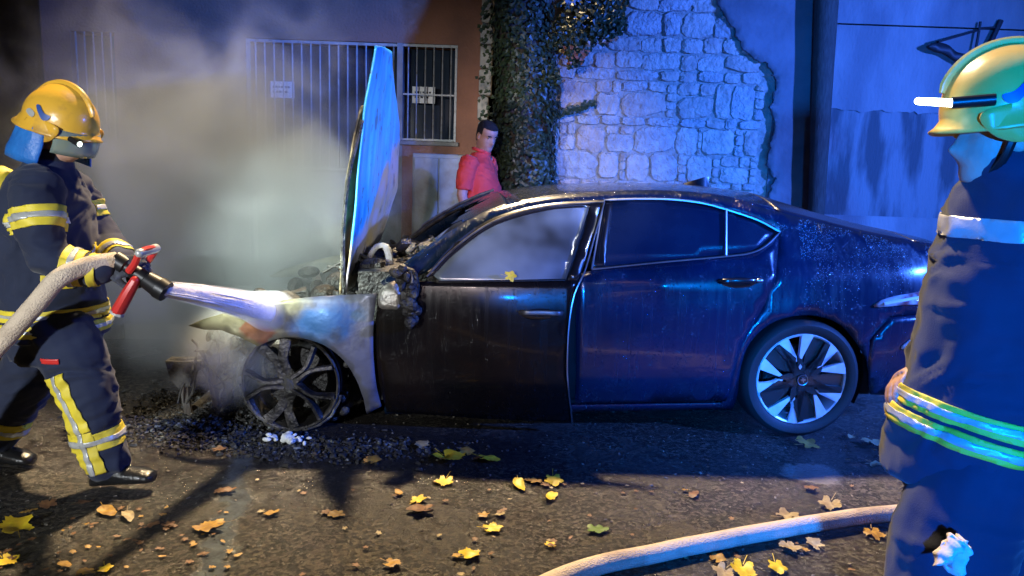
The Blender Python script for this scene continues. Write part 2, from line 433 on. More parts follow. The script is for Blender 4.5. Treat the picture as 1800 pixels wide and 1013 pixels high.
# plaster still clinging to the upper right of the stone wall and down its corner
M_plast = mat('grey_plaster', (.15, .15, .17), .9, 0, (.085, .09, .105), 2.5, 8, (.35, .65), .6, 18)
lo = curve([(1.74, 3.4), (1.80, 3.05), (1.90, 2.88), (2.01, 2.73), (2.10, 2.60), (2.22, 2.50), (2.34, 2.44), (2.40, 2.36), (2.44, 2.25), (2.40, 2.05), (2.47, 1.9), (2.42, 1.7), (2.43, 1.5), (2.50, 1.38), (2.46, 1.2), (2.48, .9), (2.45, .12)], 4)
lo = [(x+.03*noise.noise(Vector((x*14, z*14, 0)))+.02*noise.noise(Vector((x*45, z*45, 0))), z+.03*noise.noise(Vector((x*14, z*14, 7)))+.02*noise.noise(Vector((x*45, z*45, 7)))) for x, z in curve(lo, 3)]
loop = lo+[(2.92, .12), (2.92, 4.4), (1.74, 4.4)]
me = sheet(loop, .06, lambda x, z: (x, 7.262+.012*noise.noise(Vector((x*3, z*3, 0))), z), 'plaster')
o = put('plaster_render', me, M_plast, None, True, 60, 0); m_ = o.modifiers.new('t', 'SOLIDIFY'); m_.thickness = .035; m_.offset = 1
tag(o, 'broken grey plaster coat with ragged edge at right end of the stone wall', 'plaster')
o = MB().box((2.69, 7.54, 2.25), (.48, .5, 4.3)).build('corner_pier', M_plast, None, False)
tag(o, 'plastered corner pier between stone wall and dark post', 'pier')
# dark leaning post
M_post = mat('weathered_dark_post', (.05, .045, .04), .7, 0, (.025, .022, .02), 12, 6, (.35, .65), .6, 30, stretch=(6, 6, .8))
b = MB().tube([(2.90, 7.08, .1), (2.865, 7.08, 1.2), (2.80, 7.08, 2.4), (2.70, 7.08, 4.4)], [.07, .075, .095, .13], 14)
o = b.build('post', M_post); tag(o, 'dark weathered timber post leaning beside the blue lit plaster wall', 'post')
# right hand plastered wall: two render courses and a plinth
M_rw = mat('pale_plaster_wall', (.22, .205, .215), .9, 0, (.13, .125, .14), 1.3, 10, (.38, .62), .6, 22, stretch=(1.6, 1, .7))
M_rw2 = mat('stained_plaster_wall', (.16, .16, .175), .9, 0, (.055, .06, .07), 2.0, 10, (.42, .56), .5, 25, stretch=(2.6, 1, .55))
rw = empty('plastered_wall', (5.9, 7.4, 0), 'tall plastered wall with stained lower half on the right behind the car', 'wall')
def rb(name, x0, x1, z0, z1, y0, m): return MB().box(((x0+x1)/2-5.9, y0-7.4+.2, (z0+z1)/2), (x1-x0, .4, z1-z0)).build(name, m, rw, False)
rb('wall_upper', 2.93, 9, 2.88, 4.6, 7.385, M_rw); rb('wall_middle', 2.93, 9, 2.09, 2.868, 7.40, M_rw)
# ragged lower edge of the paint course
lo = [(2.93, 2.1)]
x = 2.93
while x < 9: lo.append((x, 2.075+.03*noise.noise(Vector((x*7, 0, 0)))+.02*noise.noise(Vector((x*23, 0, 0))))); x += .04
me = sheet([(p[0]-5.9, p[1]) for p in lo]+[(3.1, 2.1)], .06, lambda x, z: (x, .0-.003, z), 'paint_edge'); put('paint_edge', me, M_rw, rw, True, 0, 0)
rb('wall_lower', 2.93, 9, 1.06, 2.09, 7.412, M_rw2); rb('plinth', 2.93, 9, .1, 1.06, 7.39, M_rw)
# wall bracket
M_iron = mat('dark_iron', (.03, .03, .035), .55, .6)
br = empty('wall_bracket', (4.45, 7.37, 2.55), 'dark iron bracket with arms high on the right wall', 'bracket')
MB().tube([(.10, 0, .40), (-.03, -.03, .05)], [.028, .022], 8).build('arm', M_iron, br)
MB().tube([(-.10, -.02, .38), (-.12, -.03, .04)], .012, 8).build('arm', M_iron, br)
MB().tube([(-.12, -.02, .30), (-.52, -.10, .17)], .011, 8).build('arm', M_iron, br)
MB().tube([(.08, 0, .34), (-.10, -.02, .32)], .010, 8).build('arm', M_iron, br)
lp = curve([(-.60, .13), (-.52, .17), (-.40, .15), (-.30, .09), (-.12, .07), (-.02, .05), (-.14, .0), (-.22, -.02), (-.30, .01), (-.42, .07), (-.52, .09)], 4, True)
me = sheet(lp, .05, lambda x, z: (x, -.03-.12*max(0, -x-.1), z), 'plate'); put('plate', me, M_iron, br, True, 60, .012)

# ---------------------------------------------------------------- ivy clad tree
M_bark = mat('bark', (.06, .05, .04), .9, 0, (.03, .025, .02), 10, 6, (.4, .6), 1, 30)
def leafmat(name, c1, c2):
    return mat(name, c1, .45, 0, c2, 9, 3, (.35, .65))
M_ivy = leafmat('ivy_leaves', (.016, .030, .012), (.032, .048, .018)); M_ivyr = leafmat('autumn_ivy_leaves', (.30, .09, .05), (.35, .20, .10))
tree = empty('tree', (.08, 7.0, .1), 'dark ivy covered tree trunk between the orange house and the stone wall', 'tree')
MB().tube(curve([(.0, 0, 0), (.02, 0, 1.0), (-.03, .0, 2.0), (-.12, 0, 3.0), (-.14, 0, 4.6)], 4), [.22]*16+[.2], 12).build('trunk', M_bark, tree)
MB().tube(curve([(.0, 0, 2.05), (.25, -.05, 2.45), (.55, -.08, 2.75), (.9, -.1, 3.05)], 4), [.05]*4+[.035]*4+[.02]*5, 8).build('branch', M_bark, tree)
MB().tube(curve([(-.05, -.05, 2.5), (.2, -.12, 2.9), (.4, -.1, 3.4)], 4), [.05]*4+[.03]*5, 8).build('branch', M_bark, tree)
def leaves(name, pts, m, size, parent):
    v = []; f = []
    for p, n in pts:
        s = size*random.uniform(.6, 1.3); n = n.normalized()
        a = n.cross(Vector((random.uniform(-1, 1), random.uniform(-1, 1), random.uniform(-1, 1)))).normalized(); c = n.cross(a)
        k = len(v)
        v += [p+a*s*x_+c*s*y_+n*s*z_ for x_, y_, z_ in ((-.5, 0, 0), (-.15, -.48, .08), (.15, -.3, .02), (.6, 0, -.1), (.15, .3, .02), (-.15, .48, .08))]
        f += [(k, k+1, k+2, k+3), (k, k+3, k+4, k+5)]
    return MB_raw(name, v, f, m, parent)
def MB_raw(name, v, f, m, parent):
    me = bpy.data.meshes.new(name); me.from_pydata(v, [], f); return put(name, me, m, parent, False)
pts = []
for i in range(9500):
    z = random.uniform(-.05, 3.3); a = random.uniform(0, 2*pi)
    cl = noise.noise(Vector((cos(a)*1.3, sin(a)*1.3, z*2.2)))
    if cl < -.75: continue
    r = .235+.06*cl+random.uniform(0, .06)
    cx = -.05*max(0, z-1)+.02
    d = Vector((cos(a), sin(a), random.uniform(-.2, .7)))
    pts.append((Vector((cx+cos(a)*r*1.03, sin(a)*r, z)), d))
leaves('ivy', pts, M_ivy, .044, tree)
pts = []; ptr = []
for i in range(4200):   # hanging sprays right of the trunk
    t = random.random(); s = random.gauss(0, .12)
    x = .12+t*.72; z = 2.12+t*.80+s*1.5-.10*random.random(); zl = 2.0+(x-.1)*.75
    if z < zl+.12*noise.noise(Vector((x*6, 0, 0))): continue
    if noise.noise(Vector((x*5, z*5, 2))) < -.22: continue
    d = Vector((random.uniform(-.6, .6), -1, random.uniform(-.1, .8)))
    q = (Vector((x, random.uniform(-.22, .02), z)), d)
    if abs(z-(2.28+.22*(x-.2))) < .075 and x > .25 and random.random() < .45: ptr.append(q)
    else: pts.append(q)
for i in range(130): # thin trailing sprig in front of the stones
    t = random.random(); pts.append((Vector((.22+.42*t, .15, 1.80+.14*t+random.gauss(0, .015))), Vector((0, -1, .3))))
for i in range(150): # left edge tufts
    zz = random.uniform(1.2, 3); pts.append((Vector((-.33-.05*zz*.5+random.gauss(0, .04), random.uniform(-.1, .1), zz)), Vector((-.4, -1, .3))))
leaves('ivy_spray', pts, M_ivy, .042, tree); leaves('autumn_ivy', ptr, M_ivyr, .04, tree)
# ================================================================== BURNT CAR
random.seed(21)
car = empty('car', (1.603, 3.91, 0.0), 'dark blue hatchback with burnt out front, bonnet standing open and front door ajar', 'car')
car.rotation_euler = (0, .055/2.735, radians(185.03)); car.rotation_mode = 'XYZ'
WID = 1.86
_zs = np.array([.0, .10, .2, .35, .6, .8, .90, .96, 1.05, 1.2, 1.30, 1.36, 1.6]); _vs = np.array([.2, .12, .06, .02, .0, .008, .03, .06, .10, .175, .235, .30, .6])
_d = np.gradient(_vs, _zs)
def hermite(x, xs, ys, ds):
    i = int(np.clip(np.searchsorted(xs, x)-1, 0, len(xs)-2)); h = xs[i+1]-xs[i]; t = (x-xs[i])/h
    return float((2*t**3-3*t*t+1)*ys[i]+(t**3-2*t*t+t)*h*ds[i]+(-2*t**3+3*t*t)*ys[i+1]+(t**3-t*t)*h*ds[i+1])
def vside(u, z):
    v = hermite(min(max(z, 0), 1.59), _zs, _vs, _d)
    if u > 2.9: v += ((u-2.9)/.75)**2*.40
    if u < -.5: v += ((-.5-u)/.6)**2*.2
    zcr = .955-.10*(u+.75)/1.65                       # shoulder crease
    v -= .015*math.exp(-abs(z-zcr)/.035)*max(0, min(1, (1.35-u)/.6))*max(0, min(1, max((.94-z)/.04, (.12-u)/.1)))
    if z < .5: v -= .012*math.exp(-((z-.33)/.05)**2)*(1 if .4 < u < 2.2 else 0)
    for uc in (0, 2.735):                              # flared arches
        r = math.hypot(u-uc, z-.34)
        v -= .009*math.exp(-((r-.37)/.06)**2)
    return v
def vdoor(u, z): return vside(u, z)-.11*max(0, 2.27-u)/1.1+.006*math.sin(u*7)*math.exp(-((z-.45)/.25)**2)
def panel(name, loop, m, vf=vside, off=0., step=.05, solid=.014, parent=car, far=False, sharp=40):
    if far: fn = lambda u, z: (u, -(WID-vf(u, z)+off), z)
    else: fn = lambda u, z: (u, -(vf(u, z)-off), z)
    me = sheet(loop, step, fn, name, flip=not far)
    return put(name, me, m, parent, True, sharp, solid)
# ---- materials
def paint(name, clean=True):
    m = bpy.data.materials.new(name); m.use_nodes = True; nt = m.node_tree; N = nt.nodes; K = nt.links; I = N['Principled BSDF'].inputs
    tc = N.new('ShaderNodeTexCoord'); src = tc.outputs['Object']
    I['Metallic'].default_value = .0; I['Specular IOR Level'].default_value = .5 if clean else .2; I['Coat Weight'].default_value = .45 if clean else .12; I['Coat Roughness'].default_value = .06
    n1 = N.new('ShaderNodeTexNoise'); n1.inputs['Scale'].default_value = 3; n1.inputs['Detail'].default_value = 8; K.new(src, n1.inputs[0])
    # run marks: stretched noise
    mp = N.new('ShaderNodeMapping'); mp.inputs['Scale'].default_value = (38, 38, 1.6); K.new(src, mp.inputs[0])
    n2 = N.new('ShaderNodeTexNoise'); n2.inputs['Scale'].default_value = 1; n2.inputs['Detail'].default_value = 4; K.new(mp.outputs[0], n2.inputs[0])
    r = N.new('ShaderNodeMapRange'); r.inputs[1].default_value = .35; r.inputs[2].default_value = .75; r.inputs[3].default_value = .20 if clean else .20; r.inputs[4].default_value = .32 if clean else .32
    K.new(n2.outputs[0], r.inputs[0]); K.new(r.outputs[0], I['Roughness'])
    mx = N.new('ShaderNodeMix'); mx.data_type = 'RGBA'
    if clean: mx.inputs[6].default_value = (.002, .011, .034, 1); mx.inputs[7].default_value = (.003, .009, .024, 1)
    else: mx.inputs[6].default_value = (.004, .0035, .004, 1); mx.inputs[7].default_value = (.009, .006, .005, 1)
    r2 = N.new('ShaderNodeMapRange'); r2.inputs[1].default_value = .4; r2.inputs[2].default_value = .65; K.new(n1.outputs[0], r2.inputs[0])
    K.new(r2.outputs[0], mx.inputs[0]); K.new(mx.outputs[2], I['Base Color'])
    # water drops
    vo = N.new('ShaderNodeTexVoronoi'); vo.inputs['Scale'].default_value = 85; vo.inputs['Randomness'].default_value = 1; K.new(src, vo.inputs['Vector'])
    r3 = N.new('ShaderNodeMapRange'); r3.inputs[1].default_value = .10; r3.inputs[2].default_value = .30; r3.inputs[3].default_value = 1; r3.inputs[4].default_value = 0
    K.new(vo.outputs['Distance'], r3.inputs[0])
    n4 = N.new('ShaderNodeTexNoise'); n4.inputs['Scale'].default_value = 7; K.new(src, n4.inputs[0])
    r4 = N.new('ShaderNodeMapRange'); r4.inputs[1].default_value = .45; r4.inputs[2].default_value = .6; K.new(n4.outputs[0], r4.inputs[0])
    mu = N.new('ShaderNodeMath'); mu.operation = 'MULTIPLY'; K.new(r3.outputs[0], mu.inputs[0]); K.new(r4.outputs[0], mu.inputs[1])
    bp = N.new('ShaderNodeBump'); bp.inputs['Strength'].default_value = 1.0 if clean else .35; bp.inputs['Distance'].default_value = .004; K.new(mu.outputs[0], bp.inputs['Height'])
    K.new(bp.outputs[0], I['Coat Normal']); K.new(bp.outputs[0], I['Normal'])
    return m
M_paint = paint('dark_blue_wet_paint'); M_soot = paint('sooted_black_paint', False)
M_black = mat('black_gloss_trim', (.006, .006, .008), .25, 0, None, 8, 5, (.4, .6), 0, None, .5)
M_under = mat('underbody_black', (.008, .008, .009), .8)
M_chrome = mat('satin_chrome', (.42, .44, .47), .34, 1)
M_dullchrome = mat('sooted_chrome', (.16, .155, .15), .45, .8, (.05, .045, .04), 14, 5, (.4, .65))
M_rglass = mat('tinted_wet_glass', (.004, .010, .026), .22, 0, (.008, .015, .032), 5, 4, (.4, .65), .12, 160, .15)
def smoky_glow_glass():
    m = mat('smoky_glass_painted_glow', (.025, .028, .03), .22, 0, (.16, .195, .235), 2.0, 3, (.38, .62), .05, 40, .6)  # smoky film; pale blue-grey blotches painted in for the reflected blue glow
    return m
M_glowfilm = smoky_glow_glass()
M_rubber = mat('tyre_rubber', (.012, .012, .013), .62, 0, None, 8, 5, (.4, .6), .15, 120)
M_alloy = mat('machined_alloy', (.80, .81, .84), .38, .3, (.68, .68, .72), 12, 4, (.4, .6))
M_wblack = mat('gloss_black_insert', (.010, .011, .014), .3, 0, None, 8, 5, (.4, .6), .25, 220, .4)
M_burnrim = mat('burnt_alloy', (.10, .092, .09), .5, .5, (.012, .011, .011), 7, 7, (.36, .56), .6, 40)
M_ash = mat('ash_and_char', (.05, .048, .045), .85, 0, (.32, .34, .34), 9, 8, (.56, .72), 1, 40)
M_char = mat('charred_plastic', (.012, .011, .011), .45, 0, (.09, .085, .08), 14, 8, (.5, .75), 1, 50)
M_steel = mat('scorched_steel', (.30, .29, .27), .45, .7, (.14, .10, .075), 6, 8, (.38, .62), .4, 40)
M_lens = mat('tail_lamp_lens', (.34, .10, .12), .12, .2, (.70, .68, .72), 7, 3, (.42, .55), .2, 60, .8)  # pale blotches painted into the red lens for its blue glint
def burnt_panel():
    """fender: bare scorched metal, tan at the front, violet grey toward the door, a patch of blue paint left"""
    m = bpy.data.materials.new('scorched_fender'); m.use_nodes = True; nt = m.node_tree; N = nt.nodes; K = nt.links; I = N['Principled BSDF'].inputs
    tc = N.new('ShaderNodeTexCoord'); sx = N.new('ShaderNodeSeparateXYZ'); K.new(tc.outputs['Object'], sx.inputs[0])
    def nz(s, d=7):
        n = N.new('ShaderNodeTexNoise'); n.inputs['Scale'].default_value = s; n.inputs['Detail'].default_value = d; K.new(tc.outputs['Object'], n.inputs[0]); return n.outputs[0]
    def mth(op, a, b):
        x = N.new('ShaderNodeMath'); x.operation = op
        for k, q in ((0, a), (1, b)):
            if isinstance(q, (int, float)): x.inputs[k].default_value = q
            else: K.new(q, x.inputs[k])
        return x.outputs[0]
    def mr(i, a, b, c=0, d=1):
        r = N.new('ShaderNodeMapRange'); K.new(i, r.inputs[0])
        for k, v in zip((1, 2, 3, 4), (a, b, c, d)): r.inputs[k].default_value = v
        return r.outputs[0]
    def mix(f, a, b):
        x = N.new('ShaderNodeMix'); x.data_type = 'RGBA'; K.new(f, x.inputs[0])
        for q, s in ((a, 6), (b, 7)):
            if isinstance(q, tuple): x.inputs[s].default_value = (*q, 1)
            else: K.new(q, x.inputs[s])
        return x.outputs[2]
    wob = mth('MULTIPLY', mth('SUBTRACT', nz(5), .5), .5)
    u = mth('ADD', sx.outputs[0], wob); z = mth('ADD', sx.outputs[2], mth('MULTIPLY', wob, .6))
    col = mix(mr(u, 2.62, 2.76), (.13, .135, .185), (.25, .225, .13))
    du = mth('ABSOLUTE', mth('SUBTRACT', u, 2.55), 0); dz = mth('ABSOLUTE', mth('SUBTRACT', z, .66), 0)
    patch = mr(mth('MAXIMUM', mth('MULTIPLY', du, 1.0), mth('MULTIPLY', dz, 1.3)), .07, .17, 1, 0)
    col = mix(patch, col, (.045, .13, .30))
    d2 = mth('ADD', mth('ABSOLUTE', mth('SUBTRACT', u, 2.86), 0), mth('ABSOLUTE', mth('SUBTRACT', z, .60), 0))
    col = mix(mr(d2, .06, .10, 1, 0), col, (.26, .11, .055))
    soot = mr(nz(9, 9), .50, .78, 0, .8)
    col = mix(soot, col, (.05, .045, .04))
    K.new(col, I['Base Color']); I['Metallic'].default_value = .35
    K.new(mr(nz(14), .3, .7, .3, .6), I['Roughness'])
    bp = N.new('ShaderNodeBump'); bp.inputs['Strength'].default_value = .35; bp.inputs['Distance'].default_value = .01; K.new(nz(22), bp.inputs['Height']); K.new(bp.outputs[0], I['Normal'])
    return m
M_fender = burnt_panel()

# ---- near side panels
rail = [(2.268, .859), (2.062, 1.019), (1.855, 1.148), (1.674, 1.231), (1.396, 1.293), (1.08, 1.323), (.697, 1.33), (.416, 1.303), (.169, 1.242), (-.079, 1.184), (-.393, 1.114), (-.769, 1.053)]
railc = curve(rail, 5)
arch_r = curve([(-.395, .273), (-.365, .42), (-.319, .497), (-.186, .638), (-.006, .69), (.182, .655), (.305, .545), (.345, .40), (.34, .25)], 4)
open_ = curve([(.379, .401), (.352, .546), (.263, .717), (.201, .853), (.165, .97), (.124, 1.123)], 4) + curve([(.124, 1.125), (.243, 1.187), (.426, 1.245), (.55, 1.274), (.707, 1.290), (.897, 1.291), (1.079, 1.283), (1.17, 1.273), (1.41, 1.243), (1.679, 1.165), (1.886, 1.026), (2.02, .925)], 4)
side = railc + curve([(-.769, 1.053), (-.95, 1.025), (-1.04, .98)], 3)[1:] + [(-1.07, .86), (-1.08, .74), (-.75, .70), (-.47, .68), (-.365, .55)] + \
    [p for p in arch_r if p[1] > .30 or p[0] > 0][2:] + [(.34, .13), (2.26, .13), (2.26, .175), (.41, .175)] + open_ + [(2.2, .815)]
body = panel('body_side', side, M_paint)
bfar = panel('body_side', side, M_paint, far=True)
# far doors (seen only from elsewhere)
fend = curve([(3.249, .625), (3.15, .67), (3.032, .707), (2.803, .765), (2.576, .791), (2.434, .799), (2.284, .806)], 4) + curve([(2.300, .676), (2.305, .525), (2.296, .338), (2.275, .186)], 4) + [(2.355, .14)] + \
    curve([(2.363, .237), (2.393, .346), (2.456, .459), (2.54, .533), (2.638, .57), (2.723, .583), (2.809, .568), (2.882, .535)], 4) + [(2.978, .589), (3.065, .616), (3.158, .612)]
def vf_f(u, z): return vside(u, z)+.010*noise.noise(Vector((u*7, z*7, 0)))-.01
fender = panel('front_fender', fend, M_fender, vf_f, step=.035, solid=.006); fender['label'] = 'scorched bare metal front fender'
panel('front_fender', fend, M_fender, vf_f, step=.06, solid=.006, far=True)
rd = [(1.262, .90), (1.171, .922), (.802, .958), (.426, .991), (.298, 1.009), (.214, 1.045), (.130, 1.112)] + curve([(.158, .97), (.194, .853), (.256, .717), (.345, .546), (.372, .401)], 4) + [(.395, .195), (.796, .19), (1.235, .185)]
rdoor = panel('rear_door', rd, M_paint, solid=.02, off=.002)
panel('rear_door', rd, M_paint, solid=.02, far=True)
fd = [(2.279, .802), (2.20, .855), (2.10, .872), (2.0, .868), (1.958, .864), (1.6, .877), (1.265, .888)] + curve([(1.279, .825), (1.303, .693), (1.310, .513), (1.299, .325), (1.256, .10)], 5) + [(1.731, .112), (2.249, .147)] + curve([(2.282, .338), (2.291, .525), (2.289, .676)], 4)
fdoor = panel('front_door', fd, M_soot, vdoor, solid=.025, step=.045); fdoor['label'] = 'sooted black front door standing ajar'
panel('front_door', fd, M_soot, vside, solid=.02, far=True)
# shut-line edge strips and inner door edge, dark gap behind the ajar door
MB().tube([(u, -(vdoor(u, z)-.003), z) for u, z in curve([(1.104, 1.278), (1.167, 1.106), (1.219, .951), (1.279, .825), (1.303, .693), (1.310, .513), (1.299, .325), (1.256, .10)], 5)], .0045, 6).build('lit_door_edge', M_chrome, fdoor)  # bright chrome line stands in for light on the door's rear edge
panel('door_jamb', [(1.30, .2), (1.32, .8), (1.22, .86), (1.20, .2)], M_under, lambda u, z: vside(u, z)+.03, solid=.02)
# front window frame and glass
frame = curve([(2.045, .885), (1.90, 1.048), (1.69, 1.187), (1.415, 1.262), (1.104, 1.288)], 5) + [(1.167, 1.106), (1.262, .888), (1.330, .886)] + curve([(1.323, .893), (1.18, 1.255)], 3) + curve([(1.18, 1.255), (1.41, 1.232), (1.679, 1.153), (1.880, 1.016), (1.995, .905)], 5)
panel('window_frame', frame, M_black, vdoor, solid=.02, parent=fdoor)
fw = curve([(2.0, .903), (1.886, 1.024), (1.679, 1.163), (1.41, 1.241), (1.175, 1.266)], 5) + [(1.328, .87), (1.955, .862)]
panel('window_glass', fw, M_glowfilm, vdoor, off=-.012, solid=.004, parent=fdoor)
panel('window_glass', fw, M_glowfilm, vside, off=-.012, solid=.004, far=True)
MB().tube([(u, -(vdoor(u, z)-.007), z) for u, z in curve([(2.03, .895), (1.89, 1.034), (1.683, 1.173), (1.412, 1.25), (1.11, 1.279)], 6)], .0055, 6).build('window_trim', M_dullchrome, fdoor)
MB().tube([(u, -(vdoor(u, z)-.006), z) for u, z in [(1.97, .868), (1.6, .880), (1.33, .889)]], .006, 6).build('window_seal', M_black, fdoor)
# rear windows
rw_ = curve([(1.073, 1.272), (.897, 1.282), (.707, 1.281), (.55, 1.265), (.43, 1.238)], 5) + curve([(.43, 1.238), (.30, 1.197), (.243, 1.178), (.14, 1.121)], 3)[1:] + curve([(.14, 1.121), (.214, 1.058), (.298, 1.022), (.426, 1.004)], 4)[1:] + [(.802, .971), (1.165, .935)]
panel('rear_window', rw_, M_rglass, off=-.010, solid=.004, parent=rdoor)
panel('rear_window', rw_, M_rglass, off=-.010, solid=.004, far=True)
tr = [(1.171, .929)] + [(1.083, 1.281)] + curve([(1.083, 1.281), (.897, 1.289), (.707, 1.288), (.55, 1.272), (.43, 1.244), (.243, 1.185), (.124, 1.123)], 5)[1:] + curve([(.124, 1.123), (.214, 1.052), (.298, 1.016), (.426, .998), (.802, .965), (1.171, .929)], 5)[1:]
MB().tube([(u, -(vside(u, z)-.006), z) for u, z in tr], .0062, 6).build('window_trim', M_chrome, rdoor)
MB().tube([(.411, -(vside(.411, 1.24)-.006), 1.24), (.441, -(vside(.441, 1.0)-.006), 1.001)], .008, 6).build('window_divider', M_chrome, rdoor)
panel('pillar_trim', [(1.079, 1.27), (1.03, 1.272), (1.10, .935), (1.165, .935)], M_black, off=-.004, solid=.004, parent=rdoor)
# door handles
def handle(u0, u1, z, vf, parent, m):
    pts = curve([(u0, -(vf(u0, z)-.006), z), (u0-.03, -(vf(u0, z)-.036), z+.004), ((u0+u1)/2, -(vf(u0, z)-.044), z+.006), (u1+.03, -(vf(u1, z)-.036), z+.004), (u1, -(vf(u1, z)-.006), z)], 5)
    MB().tube(pts, .0135, 8, True, True, .7).build('handle', m, parent)
    MB().ell(((u0+u1)/2, -(vf((u0+u1)/2, z)-.001), z-.01), (.10, .006, .03)).build('handle_recess', M_black, parent)
handle(1.555, 1.345, .722, vdoor, fdoor, M_dullchrome); handle(.495, .285, .872, vside, rdoor, M_black)
MB().ell((.285, -(vside(.285, .875)-.034), .879), (.022, .012, .012)).build('lock_cap', M_chrome, rdoor)
# rear bumper, tail lamp
bump_ = [(-.375, .55), (-.47, .675), (-.75, .695), (-1.08, .735), (-1.13, .55), (-1.12, .36), (-1.0, .24), (-.6, .215), (-.43, .225), (-.405, .28), (-.368, .43)]
panel('rear_bumper', bump_, M_paint, off=.001); panel('rear_bumper', bump_, M_paint, far=True)
lamp_ = curve([(-.37, .735), (-.45, .785), (-.70, .825), (-.98, .86), (-1.05, .80), (-1.0, .735), (-.75, .745), (-.55, .745)], 4, True)
tl = panel('tail_lamp', lamp_, M_lens, off=.012, solid=.01)
MB().tube([(u, -(vside(u, z)-.018), z) for u, z in [(-.42, .752), (-.55, .775), (-.72, .795), (-.95, .825)]], .009, 6, True, False, .6).build('light_strip', M_alloy, tl)
panel('tail_lamp', lamp_, M_lens, off=.012, solid=.01, far=True)
panel('reflector', curve([(-.55, .50), (-.62, .56), (-.78, .60), (-.80, .54), (-.68, .50)], 4, True), M_lens, off=.008, solid=.006)
# roof, rear screen and boot lid on one crowned surface
ed = np.array(railc + curve([(-.769, 1.053), (-.95, 1.025), (-1.04, .98)], 3)[1:]); o_ = np.argsort(ed[:, 0]); ed = ed[o_]
ctr = np.array([(-1.305, 1.0), (-1.1, 1.03), (-.902, 1.078), (-.582, 1.140), (-.266, 1.218), (.085, 1.322), (.426, 1.358), (.87, 1.358), (1.307, 1.332), (1.613, 1.286), (1.9, 1.15), (2.268, .93)])
def top(u, t):
    z0 = float(np.interp(u, ed[:, 0], ed[:, 1])); v0 = vside(u, z0); zc_ = max(z0+.008, float(np.interp(u, ctr[:, 0], ctr[:, 1])))
    q = 1-abs(2*t-1)**3
    return (u, -(v0+(WID-2*v0)*t), z0+(zc_-z0)*q)
def topmesh(name, u0, u1, m, parent=car, bow=0, jag=None, t0=0, t1=1, n=18, k=22, solid=.012):
    v = []; f = []
    for i in range(n+1):
        for j in range(k+1):
            t = t0+(t1-t0)*j/k; b0 = bow*(1-(2*t-1)**2); a0 = u0+b0; a1 = u1+b0
            if jag: a1 = jag(t)
            v.append(top(a0+(a1-a0)*i/n, t))
    for i in range(n):
        for j in range(k): f.append((i*(k+1)+j, i*(k+1)+j+1, (i+1)*(k+1)+j+1, (i+1)*(k+1)+j))
    b = MB(); b.add(v, f); return b.build(name, m, parent, True, 40, solid)
roof = topmesh('roof', 1.60, .12, M_paint)
topmesh('rear_screen', .11, -.66, M_rglass, solid=.006)
topmesh('boot_lid', -.67, -1.03, M_paint, bow=-.02)
# rear face of the tailgate
v = []; f = []
for i, (uu, zz) in enumerate([(-1.05, .99), (-1.09, .9), (-1.11, .75), (-1.15, .6), (-1.15, .4), (-1.08, .24)]):
    for j in range(13):
        t = j/12; v0 = vside(-1.06, zz)+.02; v.append((uu-.05*(1-(2*t-1)**2), -(v0+(WID-2*v0)*t), zz))
for i in range(5):
    for j in range(12): f.append((i*13+j, i*13+j+1, (i+1)*13+j+1, (i+1)*13+j))
b = MB(); b.add(v, f); b.build('tailgate', M_paint, car, True, 40, .01)
# shark fin aerial on the roof
b = MB(); a0 = top(.33, .5)
secs = []
for k_, (du, hz, w) in enumerate(((.0, .004, .030), (.03, .018, .034), (.09, .042, .030), (.14, .062, .018), (.165, .064, .008), (.17, .004, .020))):
    uu = .42-du; p = top(uu, .5)
    secs.append([(uu, p[1]-w, p[2]-.004), (uu, p[1]-w*.3, p[2]+hz), (uu, p[1]+w*.3, p[2]+hz), (uu, p[1]+w, p[2]-.004)])
b.loft(secs); b.build('aerial_fin', M_black, roof, True, 50)
# windscreen: sooted remains under the header, broken off below
jag_r = [random.uniform(-.06, .08) for _ in range(40)]
topmesh('windscreen', 1.605, 2.2, M_rglass, jag=lambda t: 1.78+.08*sin(t*9)+jag_r[int(t*39)], solid=.005)
MB().tube([top(u, .985) for u in (2.2, 2.05, 1.9, 1.75, 1.62)], .018, 8).build('pillar_trim', M_dullchrome, car)
MB().tube([(p[0], p[1]-.012, p[2]+.02) for p in (top(u, .93) for u in (2.12, 2.0, 1.85, 1.7, 1.6))], .010, 8).build('wiper_arm', M_dullchrome, car)
# dark cabin interior
MB().box((.95, -.93, .52), (1.9, 1.50, .6)).build('cabin_tub', M_under, car, False)
for uu in (1.45, .55):
    for vv in (.52, 1.34):
        st = MB(); st.loft([[(uu+.14-.42*q+a*.07, -(vv+b_*(.24-.05*q)), .62+.55*q) for a, b_ in ((1, -1), (1, 1), (-1, 1), (-1, -1))] for q in (0, .3, .6, .9, 1.0)])
        st.build('seat', M_under, car, True, 60)
# ---- underbody, arch liners
MB().box((1.1, -.93, .27), (3.3, 1.34, .22)).build('underbody', M_under, car, False)
MB().box((1.3, -.93, .2), (1.7, 1.66, .12)).build('floor_pan', M_under, car, False)
def liner(uc, vv, s):
    secs = []
    for a in np.linspace(-.15*pi if uc < 1 else .42*pi, 1.15*pi, 18):
        c_, s_ = cos(a), sin(a)
        secs.append([(uc+.372*c_, -vv, .34+.36*s_), (uc+.372*c_, -(vv+s*.30), .34+.36*s_), (uc+.06*c_, -(vv+s*.30), .34+.06*s_)])
    MB().loft(secs, False, False).build('arch_liner', M_under, car)
liner(0, .035, 1); liner(0, WID-.035, -1); liner(2.735, .06, 1); liner(2.735, WID-.06, -1)

